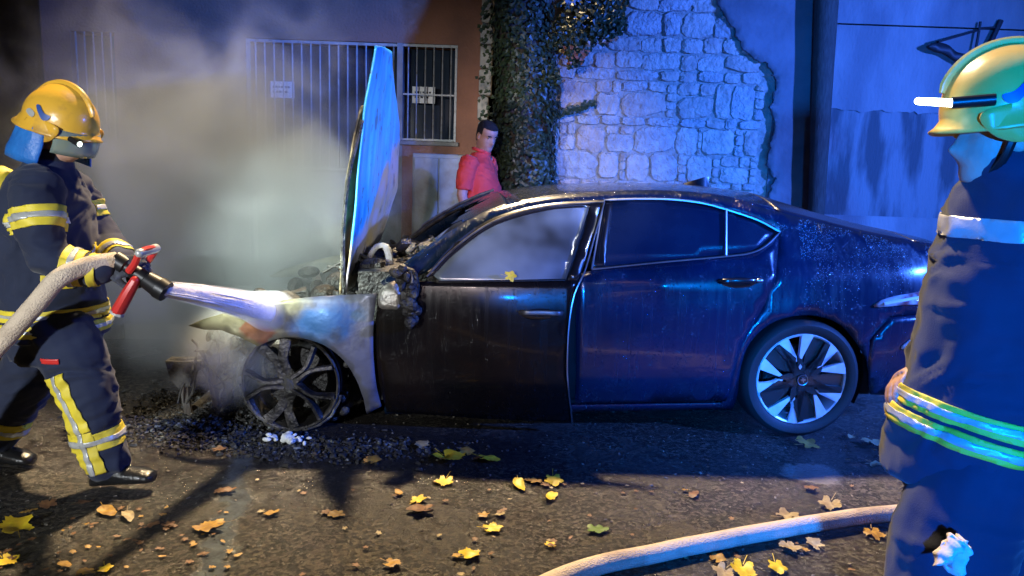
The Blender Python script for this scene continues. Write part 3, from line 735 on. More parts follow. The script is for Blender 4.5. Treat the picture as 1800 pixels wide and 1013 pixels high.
# ---- wheels.  local: axis y (outboard = +y), radius in x/z
def ringtube(sections, n=48):
    """surface of revolution about y: sections = (radius, y)"""
    b = MB(); secs = []
    for j in range(n):
        a = 2*pi*j/n; secs.append([(r*cos(a), y, r*sin(a)) for r, y in sections])
    secs.append(secs[0]); b.loft(secs, True, False); return b
def plate(poly, y0, y1, twist=None):
    b = MB(); return b.prism(poly, 0, lambda x, z, k: (x, (y0 if k == 0 else y1), z))
R = .258
def good_wheel(loc, flip):
    w = ringtube([(R, .0), (R-.008, .012), (R-.016, .006), (R-.022, -.02), (R-.035, -.19), (R-.012, -.2), (R-.008, -.18), (R-.012, -.03)]).build('wheel', M_alloy, car, True, 30)
    w.location = loc
    if flip: w.rotation_euler = (0, 0, pi)
    ringtube([(R-.004, .006), (R+.012, .020), (R+.045, .022), (R+.066, .006), (R+.072, -.02), (R+.072, -.16), (R+.06, -.2), (R-.006, -.19)]).build('tyre', M_rubber, w, True, 40)
    ringtube([(.05, -.10), (.17, -.10), (.17, -.12), (.05, -.12)]).build('brake_disc', M_burnrim, w)
    def P(r, a): return (r*cos(a), r*sin(a))
    for g_ in range(5):
        # local x is forward = image left, so angles are mirrored
        A = pi-radians(103-72*g_)
        # V shaped pair of silver wedges
        for s in (-1, 1):
            a1 = A+s*.29
            plate([P(R-.010, a1-.135), P(R-.006, a1), P(R-.010, a1+.135), P(.52*R, A+s*.22), P(.40*R, A+s*.10), P(.52*R, A+s*.06)], .012, -.012).build('spoke', M_alloy, w, False)
        # dark blade from hub to the wedge
        plate([P(.030, A+.9), P(.052, A-.9), P(.50*R, A-.10), P(R-.014, A-.20-.19), P(R-.02, A-.20-.19-.13), P(.45*R, A-.45)], .016, -.01).build('blade', M_wblack, w, False)
        plate([P(.030, A+.9), P(.05, A-.4), P(.50*R, A-.02), P(.46*R, A+.12), P(.30*R, A+.42)], .0145, -.01).build('blade', M_wblack, w, False)
        # textured aero insert
        a0, a1 = A+.36, A+2*pi/5-.36
        L = [P(R-.014, a0+(a1-a0)*i/8) for i in range(9)]+[P(.36*R, a1-.08), P(.22*R, (a0+a1)/2), P(.40*R, a0-.02)]
        ins = plate(L, -.004, -.016).build('aero_insert', M_wblack, w, False)
        for r_ in range(4):
            for c_ in range(7):
                rr = R*(.66+.085*r_); aa = a0+.06+(a1-a0-.12)*c_/6.
                if rr*cos(aa-(a0+a1)/2) < 0: continue
                pass
    hc = ringtube([(.002, .028), (.016, .028), (.019, .024), (.030, .024), (.031, .02), (.034, .015), (.034, .0), (.002, 0)], 32).build('hub_cap', M_wblack, w)
    ringtube([(.026, .0255), (.0295, .0265), (.031, .023), (.026, .022)], 32).build('badge_ring', M_chrome, hc)
    MB().prism(curve([(-.004, -.016), (.002, -.004), (.016, .004), (.004, .008), (.010, .016), (-.006, .010), (-.015, .002), (-.006, -.002)], 3, True), 0, lambda x, z, k: (x, .0305 if k == 0 else .027, z)).build('badge_emblem', M_chrome, hc, False)
    q = (radians(77)); plate([(.075*cos(q)-.010, .075*sin(q)), (.075*cos(q), .075*sin(q)-.016), (.075*cos(q)+.010, .075*sin(q)), (.075*cos(q), .075*sin(q)+.016)], .02, .0).build('spoke_tip', M_alloy, w, False)
    return w
good_wheel((0, -.012, .330), False); good_wheel((0, -(WID-.012), .330), True)
def burnt_wheel(loc, flip):
    w = ringtube([(R, .0), (R-.006, .012), (R-.016, .006), (R-.024, -.02), (R-.038, -.19), (R-.008, -.2), (R-.006, -.18), (R-.014, -.03)]).build('wheel', M_burnrim, car, True, 30)
    w.location = loc; w['label'] = 'burnt bare rim without tyre'
    if flip: w.rotation_euler = (0, 0, pi)
    else: w.rotation_euler = (0, 0, radians(-6))
    rnd = random.Random(5)
    ringtube([(.03, -.10), (.165, -.10), (.165, -.125), (.03, -.125)]).build('brake_disc', M_char, w)
    o = MB().ell((.12, -.09, .08), (.05, .04, .09)).build('brake_caliper', M_char, w)
    for g_ in range(5):
        A = pi-radians(103-72*g_+8)
        for s in (-1, 1):
            a1 = A+s*.30; sag = rnd.uniform(-.01, .01)
            b = MB(); pts = [(.035*cos(A+s*.5), .0, .035*sin(A+s*.5)), (.5*R*cos(A+s*.12), .004+sag, .5*R*sin(A+s*.12)), ((R-.02)*cos(a1), .0, (R-.02)*sin(a1))]
            b.tube(curve(pts, 4), [.016, .016, .015, .014, .014, .014, .015, .016, .017], 6, True, False, 2.0)
            b.build('spoke', M_burnrim, w, True, 50)
    MB().ell((0, .0, 0), (.055, .03, .055), 14, 8).build('hub', M_ash, w)
    # remains of wire bead and rubber hanging from the rim
    for k_ in range(2):
        pts = []
        for i in range(30):
            a = pi*(-.02-.9*i/29)*1.0; rr = R+.006+.012*k_+.008*rnd.random()
            pts.append((rr*cos(a), -.02-.09*k_+.02*rnd.random(), rr*sin(a)*(.985)))
        MB().tube(pts, .007, 5).build('bead_wire', M_ash, w)
    return w
bw = burnt_wheel((2.735, -.03, .330), False); burnt_wheel((2.735, -(WID-.03), .330), True)
# tyre carcass remains beside the rim, toward the door
b = MB()
for i in range(26):
    a = random.uniform(-.62*pi, -.05*pi) if i % 3 else random.uniform(-.3*pi, .15*pi)
    rr = random.uniform(.265, .33); c_ = Vector((2.735-rr*cos(a)*.98, -.07-random.uniform(0, .18), .33+rr*sin(a)))
    if c_.z < .085: c_.z = .085+random.uniform(0, .03)
    b.ell(c_, (random.uniform(.02, .05), random.uniform(.02, .05), random.uniform(.012, .03)), 7, 5, Matrix.Rotation(random.uniform(0, 3), 3, 'Y'))
b.build('tyre_remains', M_char, car, True, 70)

# ---- open bonnet: warped steel sheet standing on its hinges
def bonnet_pt(s, t):
    near = [(0, 2.47, .76), (.12, 2.44, .94), (.35, 2.40, 1.30), (.62, 2.352, 1.712), (.82, 2.315, 1.90), (1, 2.285, 2.05)]
    S = [q[0] for q in near]
    u = float(np.interp(s, S, [q[1] for q in near])); z = float(np.interp(s, S, [q[2] for q in near]))
    rise = .035*sin(pi*t)*(.3+.7*s)                        # crown across the sheet
    u2 = u+t*float(np.interp(s, [0, .12, .35, .62, .82, 1], [.06, -.03, -.115, -.085, -.035, .03]))
    zt = z+s*.07*sin(pi*min(1, t*.85))-.26*s*s*max(0, t-.55)/.45
    rip = .010*sin(t*19+s*2)*(.4+.6*(1-s))+.006*noise.noise(Vector((s*5, t*9, 0)))
    return Vector((u2-rise*.9+rip, -(.20+1.40*t+.03*sin(pi*s)), zt))
v = []; f = []; n, k = 44, 60; cols = []
for i in range(n+1):
    for j in range(k+1):
        s, t = i/n, j/k; v.append(bonnet_pt(s, t))
        e_ = .13+.48*t+.09*noise.noise(Vector((s*4, t*6, 3)))+.03*noise.noise(Vector((s*15, t*22, 3)))
        burn = min(1, max(0, (e_-s+.04)*30)); cols.append(burn)
for i in range(n):
    for j in range(k): f.append((i*(k+1)+j, i*(k+1)+j+1, (i+1)*(k+1)+j+1, (i+1)*(k+1)+j))
def bonnet_mat():
    m = bpy.data.materials.new('scorched_blue_bonnet'); m.use_nodes = True; nt = m.node_tree; N = nt.nodes; K = nt.links; I = N['Principled BSDF'].inputs
    at = N.new('ShaderNodeAttribute'); at.attribute_name = 'burn'
    tc = N.new('ShaderNodeTexCoord'); nz = N.new('ShaderNodeTexNoise'); nz.inputs['Scale'].default_value = 6; nz.inputs['Detail'].default_value = 8; K.new(tc.outputs['Object'], nz.inputs[0])
    r = N.new('ShaderNodeMapRange'); r.inputs[1].default_value = .4; r.inputs[2].default_value = .62; K.new(nz.outputs[0], r.inputs[0])
    a = N.new('ShaderNodeMix'); a.data_type = 'RGBA'; a.inputs[6].default_value = (.40, .31, .17, 1); a.inputs[7].default_value = (.36, .33, .36, 1); K.new(r.outputs[0], a.inputs[0])
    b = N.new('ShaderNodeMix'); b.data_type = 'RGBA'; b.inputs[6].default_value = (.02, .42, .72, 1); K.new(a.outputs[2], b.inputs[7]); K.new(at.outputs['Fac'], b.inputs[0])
    mp = N.new('ShaderNodeMapping'); mp.inputs['Scale'].default_value = (9, 9, 1.2); K.new(tc.outputs['Object'], mp.inputs[0])
    n3 = N.new('ShaderNodeTexNoise'); n3.inputs['Scale'].default_value = 1.6; n3.inputs['Detail'].default_value = 7; K.new(mp.outputs[0], n3.inputs[0])
    r3 = N.new('ShaderNodeMapRange'); r3.inputs[1].default_value = .35; r3.inputs[2].default_value = .7; K.new(n3.outputs[0], r3.inputs[0])
    bl = N.new('ShaderNodeMix'); bl.data_type = 'RGBA'; bl.inputs[6].default_value = (.012, .26, .60, 1); bl.inputs[7].default_value = (.10, .55, .78, 1); K.new(r3.outputs[0], bl.inputs[0]); K.new(bl.outputs[2], b.inputs[6])  # blue brighter than the body paint: strong beam and pale highlights painted in
    n5 = N.new('ShaderNodeTexNoise'); n5.inputs['Scale'].default_value = 11; n5.inputs['Detail'].default_value = 9; K.new(tc.outputs['Object'], n5.inputs[0])
    r5 = N.new('ShaderNodeMapRange'); r5.inputs[1].default_value = .60; r5.inputs[2].default_value = .66; r5.inputs[4].default_value = .7; K.new(n5.outputs[0], r5.inputs[0])
    so = N.new('ShaderNodeMix'); so.data_type = 'RGBA'; K.new(r5.outputs[0], so.inputs[0]); K.new(b.outputs[2], so.inputs[6]); so.inputs[7].default_value = (.06, .07, .07, 1)
    bp = N.new('ShaderNodeBump'); bp.inputs['Strength'].default_value = .35; bp.inputs['Distance'].default_value = .012; K.new(n3.outputs[0], bp.inputs['Height']); K.new(bp.outputs[0], I['Normal'])
    K.new(so.outputs[2], I['Base Color']); I['Metallic'].default_value = .15; I['Roughness'].default_value = .34
    return m
me = bpy.data.meshes.new('bonnet'); me.from_pydata(v, [], f)
at = me.attributes.new('burn', 'FLOAT', 'POINT'); at.data.foreach_set('value', cols)
bonnet = put('bonnet', me, bonnet_mat(), car, True, 0, 0); m_ = bonnet.modifiers.new('t', 'SOLIDIFY'); m_.thickness = .012; m_.offset = 0
bonnet['label'] = 'warped blue bonnet standing upright, scorched tan at its base'
# inner frame peeled away from the bonnet on its front side
v = []; f = []; n, k = 24, 20
for i in range(n+1):
    for j in range(k+1):
        s, t = i/n*.66, .03+.9*j/k; p = bonnet_pt(s, t)
        gap = .02+.04*sin(pi*min(1, s/.66))*(1-t*.5)+.012*noise.noise(Vector((s*12, t*12, 5)))
        v.append(p+Vector((gap, 0, 0)))
for i in range(n):
    for j in range(k):
        if 5 < i < 19 and 4 < j < 16 and (j not in (10,)): continue
        f.append((i*(k+1)+j, i*(k+1)+j+1, (i+1)*(k+1)+j+1, (i+1)*(k+1)+j))
M_inner = mat('scorched_inner_frame', (.36, .29, .16), .55, .4, (.05, .045, .04), 8, 7, (.42, .58), .5, 40)
me = bpy.data.meshes.new('inner_frame'); me.from_pydata(v, [], f); put('inner_frame', me, M_inner, bonnet, True, 0, .01)
v = [bonnet_pt(s/30*.60, .0)+Vector((.004+(.05*sin(pi*s/30)), 0, 0)) for s in range(31)]
MB().tube([tuple(p) for p in v], .012, 6).build('seal_strip', M_char, bonnet)
# pale bent pipe by the bonnet foot
M_pale = mat('pale_ash_coated', (.62, .64, .58), .8, 0, (.35, .36, .33), 16, 5, (.4, .65), .5, 60)
MB().tube(curve([(2.36, -.50, .82), (2.37, -.50, .92), (2.335, -.50, .985), (2.285, -.5, .995), (2.26, -.5, .94), (2.255, -.5, .84)], 5), [.010]*6+[.016]*10+[.022]*10, 8).build('coolant_pipe', M_pale, car)

# ---- engine bay, scuttle and front structure
b = MB(); rr = random.Random(3)
for i in range(80):
    c_ = (rr.uniform(2.25, 3.05), -rr.uniform(.16, 1.6), rr.uniform(.45, .72)); s_ = rr.uniform(.04, .16)
    Rm = Matrix.Rotation(rr.uniform(0, 3), 3, 'Z') @ Matrix.Rotation(rr.uniform(-.5, .5), 3, 'X')
    if rr.random() < .5: b.box(c_, (s_, s_*rr.uniform(.4, 1.4), s_*rr.uniform(.3, 1)), Rm)
    else: b.ell(c_, (s_*.7, s_*rr.uniform(.4, .9), s_*.5), 8, 6, Rm)
b.build('engine_remains', M_char, car, True, 40)['kind'] = 'stuff'
b = MB()
for i in range(46):   # scuttle and dash rubble at the windscreen foot
    t = rr.random(); uu = rr.uniform(1.95, 2.42); c_ = (uu, -(.22+1.4*t), .80+.10*rr.random()+(2.42-uu)*.20+.05*sin(6*t))
    s_ = rr.uniform(.025, .07); Rm = Matrix.Rotation(rr.uniform(0, 3), 3, 'Z') @ Matrix.Rotation(rr.uniform(-.8, .8), 3, 'Y')
    b.ell(c_, (s_*1.3, s_, s_*.6), 7, 5, Rm) if rr.random() < .5 else b.box(c_, (s_*1.8, s_*.9, s_*.5), Rm)
b.build('scuttle_remains', M_char, car, True, 40)['kind'] = 'stuff'
b = MB().box((2.15, -.93, .74), (.5, 1.45, .3)); b.build('dashboard', M_char, car, False)
b = MB()
for q in range(9):
    u0, v0 = rr.uniform(2.2, 2.5), rr.uniform(.2, .6); z0 = .8+rr.uniform(0, .05)
    b.tube(curve([(u0, -v0, z0), (u0+rr.uniform(-.1, .1), -v0-.05, z0+rr.uniform(.03, .10)), (u0+rr.uniform(-.15, .15), -v0-.12, z0+rr.uniform(-.02, .05))], 4), .008, 5)
b.build('burnt_cable', M_ash, car)
# melted door mirror: lumps and drips on the front corner of the window
b = MB()
for i in range(34):
    t = i/33; c_ = Vector((2.155-.10*t+rr.uniform(-.03, .03), -(vdoor(2.1, .85)-.05)+rr.uniform(-.02, .05), .93-.26*t+rr.uniform(-.02, .02)))
    if t > .55: c_.x = 2.10+rr.uniform(-.025, .03)
    b.ell(c_, (rr.uniform(.016, .034), rr.uniform(.014, .03), rr.uniform(.018, .045)), 7, 5, Matrix.Rotation(rr.uniform(0, 3), 3, 'Y'))
b.tube(curve([(2.13, .05, .94), (2.09, .055, .92), (2.075, .06, .84), (2.10, .055, .76), (2.09, .05, .68)], 5), .012, 6)
mir = b.build('melted_mirror', M_char, car, True, 60)
MB().tube(curve([(2.12, .052, .935), (2.10, .078, .90), (2.108, .08, .83), (2.10, .07, .78)], 5), .007, 6).build('mirror_edge', M_dullchrome, mir)
panel('fender_corner', curve([(2.275, .805), (2.24, .85), (2.18, .868), (2.165, .80), (2.17, .735), (2.22, .725), (2.272, .735)], 3, True), M_steel, lambda u, z: vdoor(u, z)-.004, solid=.004, parent=fdoor)
# crash beam, brackets and legs at the nose
ns = MB().box((3.10, -.93, .47), (.09, 1.22, .12)); o = ns.build('crash_beam', M_ash, car, False); k_ = o.modifiers.new('b', 'BEVEL'); k_.width = .02; k_.segments = 2
for vv in (.36, 1.46):
    MB().tube([(2.75, -vv, .47), (3.08, -vv, .47)], .05, 8).build('crash_box', M_steel, car)
def slab(name, pts, th, m):
    b = MB(); b.prism(pts, 0, lambda u, z, k: (u, -(.22 if k == 0 else .22+th), z)); return b.build(name, m, car, False)
slab('headlamp_bracket', [(3.43, .40), (3.33, .395), (3.25, .40), (3.23, .36), (3.29, .33), (3.31, .26), (3.37, .25), (3.41, .30)], .10, M_ash)
# melted bumper skin sagging from the beam to the ground
v = []; f = []; n, k = 22, 46
for i in range(n+1):
    for j in range(k+1):
        s, t = i/n, j/k; vv = .16+1.5*t
        bow = .12*(1-(2*t-1)**2)
        w_ = noise.noise(Vector((s*4, t*9, 1))); w2 = noise.noise(Vector((s*11, t*24, 4)))
        v.append((3.02+bow+.16*s*s+.05*w_+.022*w2, -vv-.03*w2, .54-.50*s+.05*noise.noise(Vector((0, t*8, 2)))*(1-s)+.015*w2))
for i in range(n):
    for j in range(k):
        if noise.noise(Vector((i*.33, j*.30, 9))) > .22: continue
        f.append((i*(k+1)+j, i*(k+1)+j+1, (i+1)*(k+1)+j+1, (i+1)*(k+1)+j))
me = bpy.data.meshes.new('melted_bumper'); me.from_pydata(v, [], f); put('melted_bumper', me, M_ash, car, True, 0, .008)
b = MB()          # melted headlamp and inner wing lumps behind the fender tip
for i in range(60):
    t = rr.random(); c_ = (2.93+.30*t+rr.uniform(-.03, .03), -(.12+.25*rr.random()+.12*t), .36+.22*rr.random()-.03*t)
    s_ = rr.uniform(.02, .05); Rm = Matrix.Rotation(rr.uniform(0, 3), 3, 'Y') @ Matrix.Rotation(rr.uniform(0, 3), 3, 'Z')
    b.ell(c_, (s_*1.5, s_, s_*.6), 7, 5, Rm) if rr.random() < .6 else b.box(c_, (s_*2.2, s_*.6, s_*.8), Rm)
b.build('inner_wing_remains', M_ash, car, True, 40)['kind'] = 'stuff'
b = MB()
for q in range(14):
    u0 = rr.uniform(2.95, 3.3); pts = [(u0, -.2, rr.uniform(.4, .55))]
    for k_ in range(3): pts.append((pts[-1][0]+rr.uniform(-.07, .07), -.2-rr.uniform(-.05, .1), pts[-1][2]-rr.uniform(.03, .11)))
    b.tube(curve(pts, 4), .006, 5)
b.build('hanging_wire', M_ash, car)['kind'] = 'stuff'
b = MB(); b.tube(curve([(3.34, -.25, .31), (3.345, -.25, .2), (3.33, -.25, .07)], 4), .022, 6); b.build('bumper_strut', M_steel, car)
b = MB(); b.tube(curve([(3.27, -.27, .37), (3.22, -.27, .35), (3.205, -.27, .24), (3.18, -.27, .085)], 5), .020, 6); b.build('bumper_strut', M_steel, car)
b = MB(); b.tube(curve([(3.42, -.26, .385), (3.25, -.27, .40), (3.1, -.26, .42), (2.95, -.22, .46)], 4), [.018, .02, .02, .018, .016, .02, .02, .018, .016, .018, .02, .02, .02], 7); b.build('bumper_support', M_ash, car)
b = MB(); b.tube([(3.32, -.3, .10), (3.3, -.9, .10), (3.28, -1.5, .10)], .03, 8); b.build('lower_rail', M_ash, car)
v = []; f = []      # radiator slab
MB().box((2.98, -.93, .43), (.05, 1.0, .34)).build('radiator', M_ash, car, False)
# water drops standing on the wet rear wing
M_drop = mat('water_drop', (.30, .36, .40), .08, 0, spec=.8)
v = []; f = []; rd_ = random.Random(77); ok = 0
while ok < 1500:
    u = rd_.uniform(-.80, .16); z = rd_.uniform(.72, 1.19)
    zt_ = float(np.interp(u, ed[:, 0], ed[:, 1]))
    if z > zt_-.004 or (u > .02 and z < 1.14): continue
    if rd_.random() > .12+.88*max(0, min(1, (z-.84)/.16)): continue
    n_ = noise.noise(Vector((u*7, z*7, 0)))
    if n_ < -.2: continue
    r = rd_.uniform(.0009, .0026); p = Vector((u, -(vside(u, z)), z)); k = len(v); ok += 1
    v += [p+Vector(q)*r for q in ((-1, 0, 0), (0, 0, -1.3), (1, 0, 0), (0, 0, 1), (0, 1.0, 0))]; f += [(k, k+1, k+4), (k+1, k+2, k+4), (k+2, k+3, k+4), (k+3, k, k+4)]
me = bpy.data.meshes.new('water_drop'); me.from_pydata(v, [], f); o = put('water_drop', me, M_drop, body, True, 0); o['kind'] = 'stuff'

# ================================================================== PEOPLE
random.seed(5)
def voxel(mb, size, smooth=4):
    me = mb.mesh('tmp'); o = bpy.data.objects.new('tmp', me); COL.objects.link(o)
    r = o.modifiers.new('r', 'REMESH'); r.mode = 'VOXEL'; r.voxel_size = size
    if smooth:
        s = o.modifiers.new('s', 'SMOOTH'); s.factor = .5; s.iterations = smooth
    dg = bpy.context.evaluated_depsgraph_get(); dg.update()
    out = bpy.data.meshes.new_from_object(o.evaluated_get(dg)); bpy.data.objects.remove(o); bpy.data.meshes.remove(me)
    return out
def folds(me, amp, sc=(7, 7, 16), seed=0, ridged=True):
    n = len(me.vertices); me.update(); co = np.empty(n*3, np.float32); no = np.empty(n*3, np.float32)
    me.vertices.foreach_get('co', co); me.vertex_normals.foreach_get('vector', no); co = co.reshape(-1, 3); no = no.reshape(-1, 3)
    for i in range(n):
        p = Vector(co[i]); q = Vector((p.x*sc[0]+seed, p.y*sc[1], p.z*sc[2]))
        w = noise.noise(q*.6)*1.2
        q2 = q+Vector((w, w, w*1.4))
        a = noise.noise(q2); b = noise.noise(q2*2.1+Vector((9, 0, 0)))
        h = (1-2*abs(a))*.6+b*.35 if ridged else a
        co[i] += no[i]*(amp*h)
    me.vertices.foreach_set('co', co.ravel()); me.update()
def cloth(name, mb, m, parent, size=.011, amp=.007, seed=0, smooth=5, sc=(7, 7, 16)):
    me = voxel(mb, size, smooth); folds(me, amp, sc, seed)
    return put(name, me, m, parent, True, 0)
def strip(name, src, planes, m, parent, off=.004, near=None, facing=None):
    """a band cut out of a garment's own surface and lifted off it. planes: (point, normal), the side against the normal stays"""
    bm = bmesh.new(); bm.from_mesh(src.data)
    for co, no in planes:
        bmesh.ops.bisect_plane(bm, geom=bm.verts[:]+bm.edges[:]+bm.faces[:], plane_co=Vector(co), plane_no=Vector(no), clear_outer=True)
    if near is not None:
        c, r = Vector(near[0]), near[1]
        bmesh.ops.delete(bm, geom=[v for v in bm.verts if (v.co-c).length > r], context='VERTS')
    if facing is not None:
        d = Vector(facing); bmesh.ops.delete(bm, geom=[f for f in bm.faces if f.normal.dot(d) < 0], context='FACES')
    bm.normal_update()
    for v in bm.verts: v.co = v.co+v.normal*off
    me = bpy.data.meshes.new(name); bm.to_mesh(me); bm.free()
    if not me.polygons: return None
    return put(name, me, m, parent, True, 0, .003)
def band(name, src, a, b, m, parent, maxr, off=.004):
    a, b = Vector(a), Vector(b); d = (b-a).normalized()
    return strip(name, src, [(a, -d), (b, d)], m, parent, off, ((a+b)/2, maxr))
def head_shape(mb, T):
    prof = [(-.135, .040, -.060, .056), (-.108, .074, -.062, .058), (-.096, .094, -.066, .058), (-.078, .097, -.074, .063), (-.060, .096, -.082, .067), (-.048, .101, -.087, .069), (-.035, .098, -.091, .071), (-.018, .096, -.096, .073), (0, .093, -.1, .075),
            (.02, .091, -.103, .076), (.038, .098, -.104, .077), (.06, .098, -.104, .077), (.08, .090, -.098, .073), (.1, .070, -.082, .06), (.115, .042, -.055, .042), (.124, .012, -.02, .012)]
    secs = []; n = 36
    for z, fr, bk, hw in prof:
        q = []
        for j in range(n):
            a = 2*pi*j/n; t = atan2(sin(a), cos(a))
            x = (fr if cos(a) > 0 else -bk)*cos(a); y = hw*sin(a)
            nose = .030*math.exp(-(t/.20)**2)*math.exp(-((z+.020)/.017)**2)+.012*math.exp(-(t/.20)**2)*math.exp(-((z-.008)/.02)**2)
            eye = -.010*math.exp(-((abs(t)-.40)/.22)**2)*math.exp(-((z-.018)/.013)**2)
            lip = -.006*math.exp(-(t/.4)**2)*math.exp(-((z+.054)/.005)**2)
            q.append(T @ Vector((x+nose+eye+lip, y, z)))
        secs.append(q)
    mb.loft(secs)
    for s in (-1, 1):
        R3 = T.to_3x3()
        mb.ell(T @ Vector((-.008, s*.078, -.002)), (.022, .010, .034), 10, 7, R3)
def ring_(c, rx, ry, z, n=28, tilt=0):
    return [Vector((c[0]+rx*cos(2*pi*j/n), c[1]+ry*sin(2*pi*j/n), z+tilt*rx*cos(2*pi*j/n))) for j in range(n)]
def torso(mb, secs, n=28): mb.loft([ring_((cx, cy), rx, ry, z, n) for cx, cy, z, rx, ry in secs])
def hand(mb, wrist, direc, palm_n, size=1.0, curl=.9, thumb=1):
    """palm, four unequal bent fingers and a thumb from the side of the palm"""
    d = Vector(direc).normalized(); n = Vector(palm_n); n = (n-d*n.dot(d)).normalized(); s = d.cross(n)
    w = Vector(wrist); L = .095*size
    mb.loft([[w+d*L*t+s*(wd*.042*size)*cos(a)+n*(.016*size)*sin(a) for a in np.linspace(0, 2*pi, 12, endpoint=False)] for t, wd in ((-.25, .62), (0, .72), (.35, .95), (.75, 1.0), (1.0, .95))])
    for k, (off, ln) in enumerate(((-1.5, .075), (-.5, .085), (.5, .080), (1.5, .062))):
        p = w+d*L*.92+s*off*.0195*size; a = 0.; pts = [p]
        for seg, fr in enumerate((.42, .33, .25)):
            a += curl*(.55, .75, .5)[seg]
            p = p+(d*cos(a)+n*sin(a))*ln*size*fr; pts.append(p)
        mb.tube(pts, [.0098*size, .0092*size, .0086*size, .0076*size], 8, True, True)
    p = w+d*L*.25-s*thumb*.034*size; pts = [p]
    for vec, ln in (((d*.55-s*thumb*.65+n*.45), .045), ((d*.75-s*thumb*.1+n*.65), .034), ((d*.7+s*thumb*.3+n*.6), .028)):
        p = p+vec.normalized()*ln*size; pts.append(p)
    mb.tube(pts, [.0135*size, .012*size, .0105*size, .009*size], 8, True, True)
def boot(mb, ankle, toe, top_z=.30, r=.058):
    a = Vector(ankle); t = Vector(toe); d = Vector((t.x-a.x, t.y-a.y, 0)); L = d.length; d.normalize(); s = Vector((-d.y, d.x, 0))
    heel = Vector((a.x, a.y, 0))-d*.065; dz = t.z
    secs = []
    for q, w, h, up in ((.0, .034, .055, 0), (.12, .042, .085, 0), (.35, .044, .10, 0), (.6, .050, .075, 0), (.82, .052, .062, 0), (.95, .044, .048, 0), (1.0, .026, .030, 0)):
        c = heel+d*(L+.065)*q; base = a.z-.09+(dz-(a.z-.09))*q
        secs.append([c+s*w*cos(x)+Vector((0, 0, base+max(0, (h*.5+h*.5*sin(x))))) for x in np.linspace(0, 2*pi, 14, endpoint=False)])
    mb.loft(secs)
    mb.tube([a+Vector((0, 0, -.03)), a+Vector((0, 0, .06)), a+Vector((-.01, 0, top_z-a.z))], [r*.95, r, r*1.15], 12)
M_skin = mat('skin', (.50, .30, .22), .55, 0, (.42, .24, .18), 14, 4, (.4, .6), .15, 90)
M_navy = mat('navy_turnout_fabric', (.006, .012, .038), .85, 0, (.010, .018, .050), 5, 6, (.4, .65), .12, 300, sheen=.15)
M_yel = mat('fluorescent_yellow_band', (.78, .62, .04), .55, 0, (.62, .50, .05), 9, 5, (.4, .7), .1, 120)
M_sil = mat('silver_reflective_tape', (.60, .61, .58), .35, .3, (.45, .46, .45), 12, 4, (.4, .65), .1, 160)
M_helm = mat('yellow_helmet_shell', (.72, .40, .04), .30, 0, (.34, .18, .04), 13, 8, (.54, .78), .08, 40, .2, rough2=.6)
M_blueguard = mat('blue_neck_guard', (.02, .16, .52), .45, 0, (.015, .11, .40), 8, 5, (.4, .6), .3, 50)
M_visor = mat('clear_visor', (.30, .38, .34), .12, 0, None, 8, 5, (.4, .6), 0, None, .5, None, .45)
M_glove = mat('dark_work_glove', (.03, .034, .05), .75, 0, (.14, .16, .22), 12, 5, (.5, .7), .4, 90)
M_boot = mat('black_leather_boot', (.012, .012, .013), .3, 0, None, 8, 5, (.4, .6), .25, 60, .3)
M_red = mat('red_nozzle_plastic', (.62, .035, .03), .35)
M_bk = mat('black_nozzle_metal', (.02, .02, .022), .4, .5)
M_hose = mat('pale_canvas_hose', (.70, .57, .43), .8, 0, (.42, .32, .23), 9, 8, (.48, .74), .6, 150)
M_torch = mat('torch_lens', (.9, 1, .9), .3, 0, emit=(.82, 1.0, .86), estr=14)
M_badge = mat('blue_badge', (.02, .07, .28), .4)
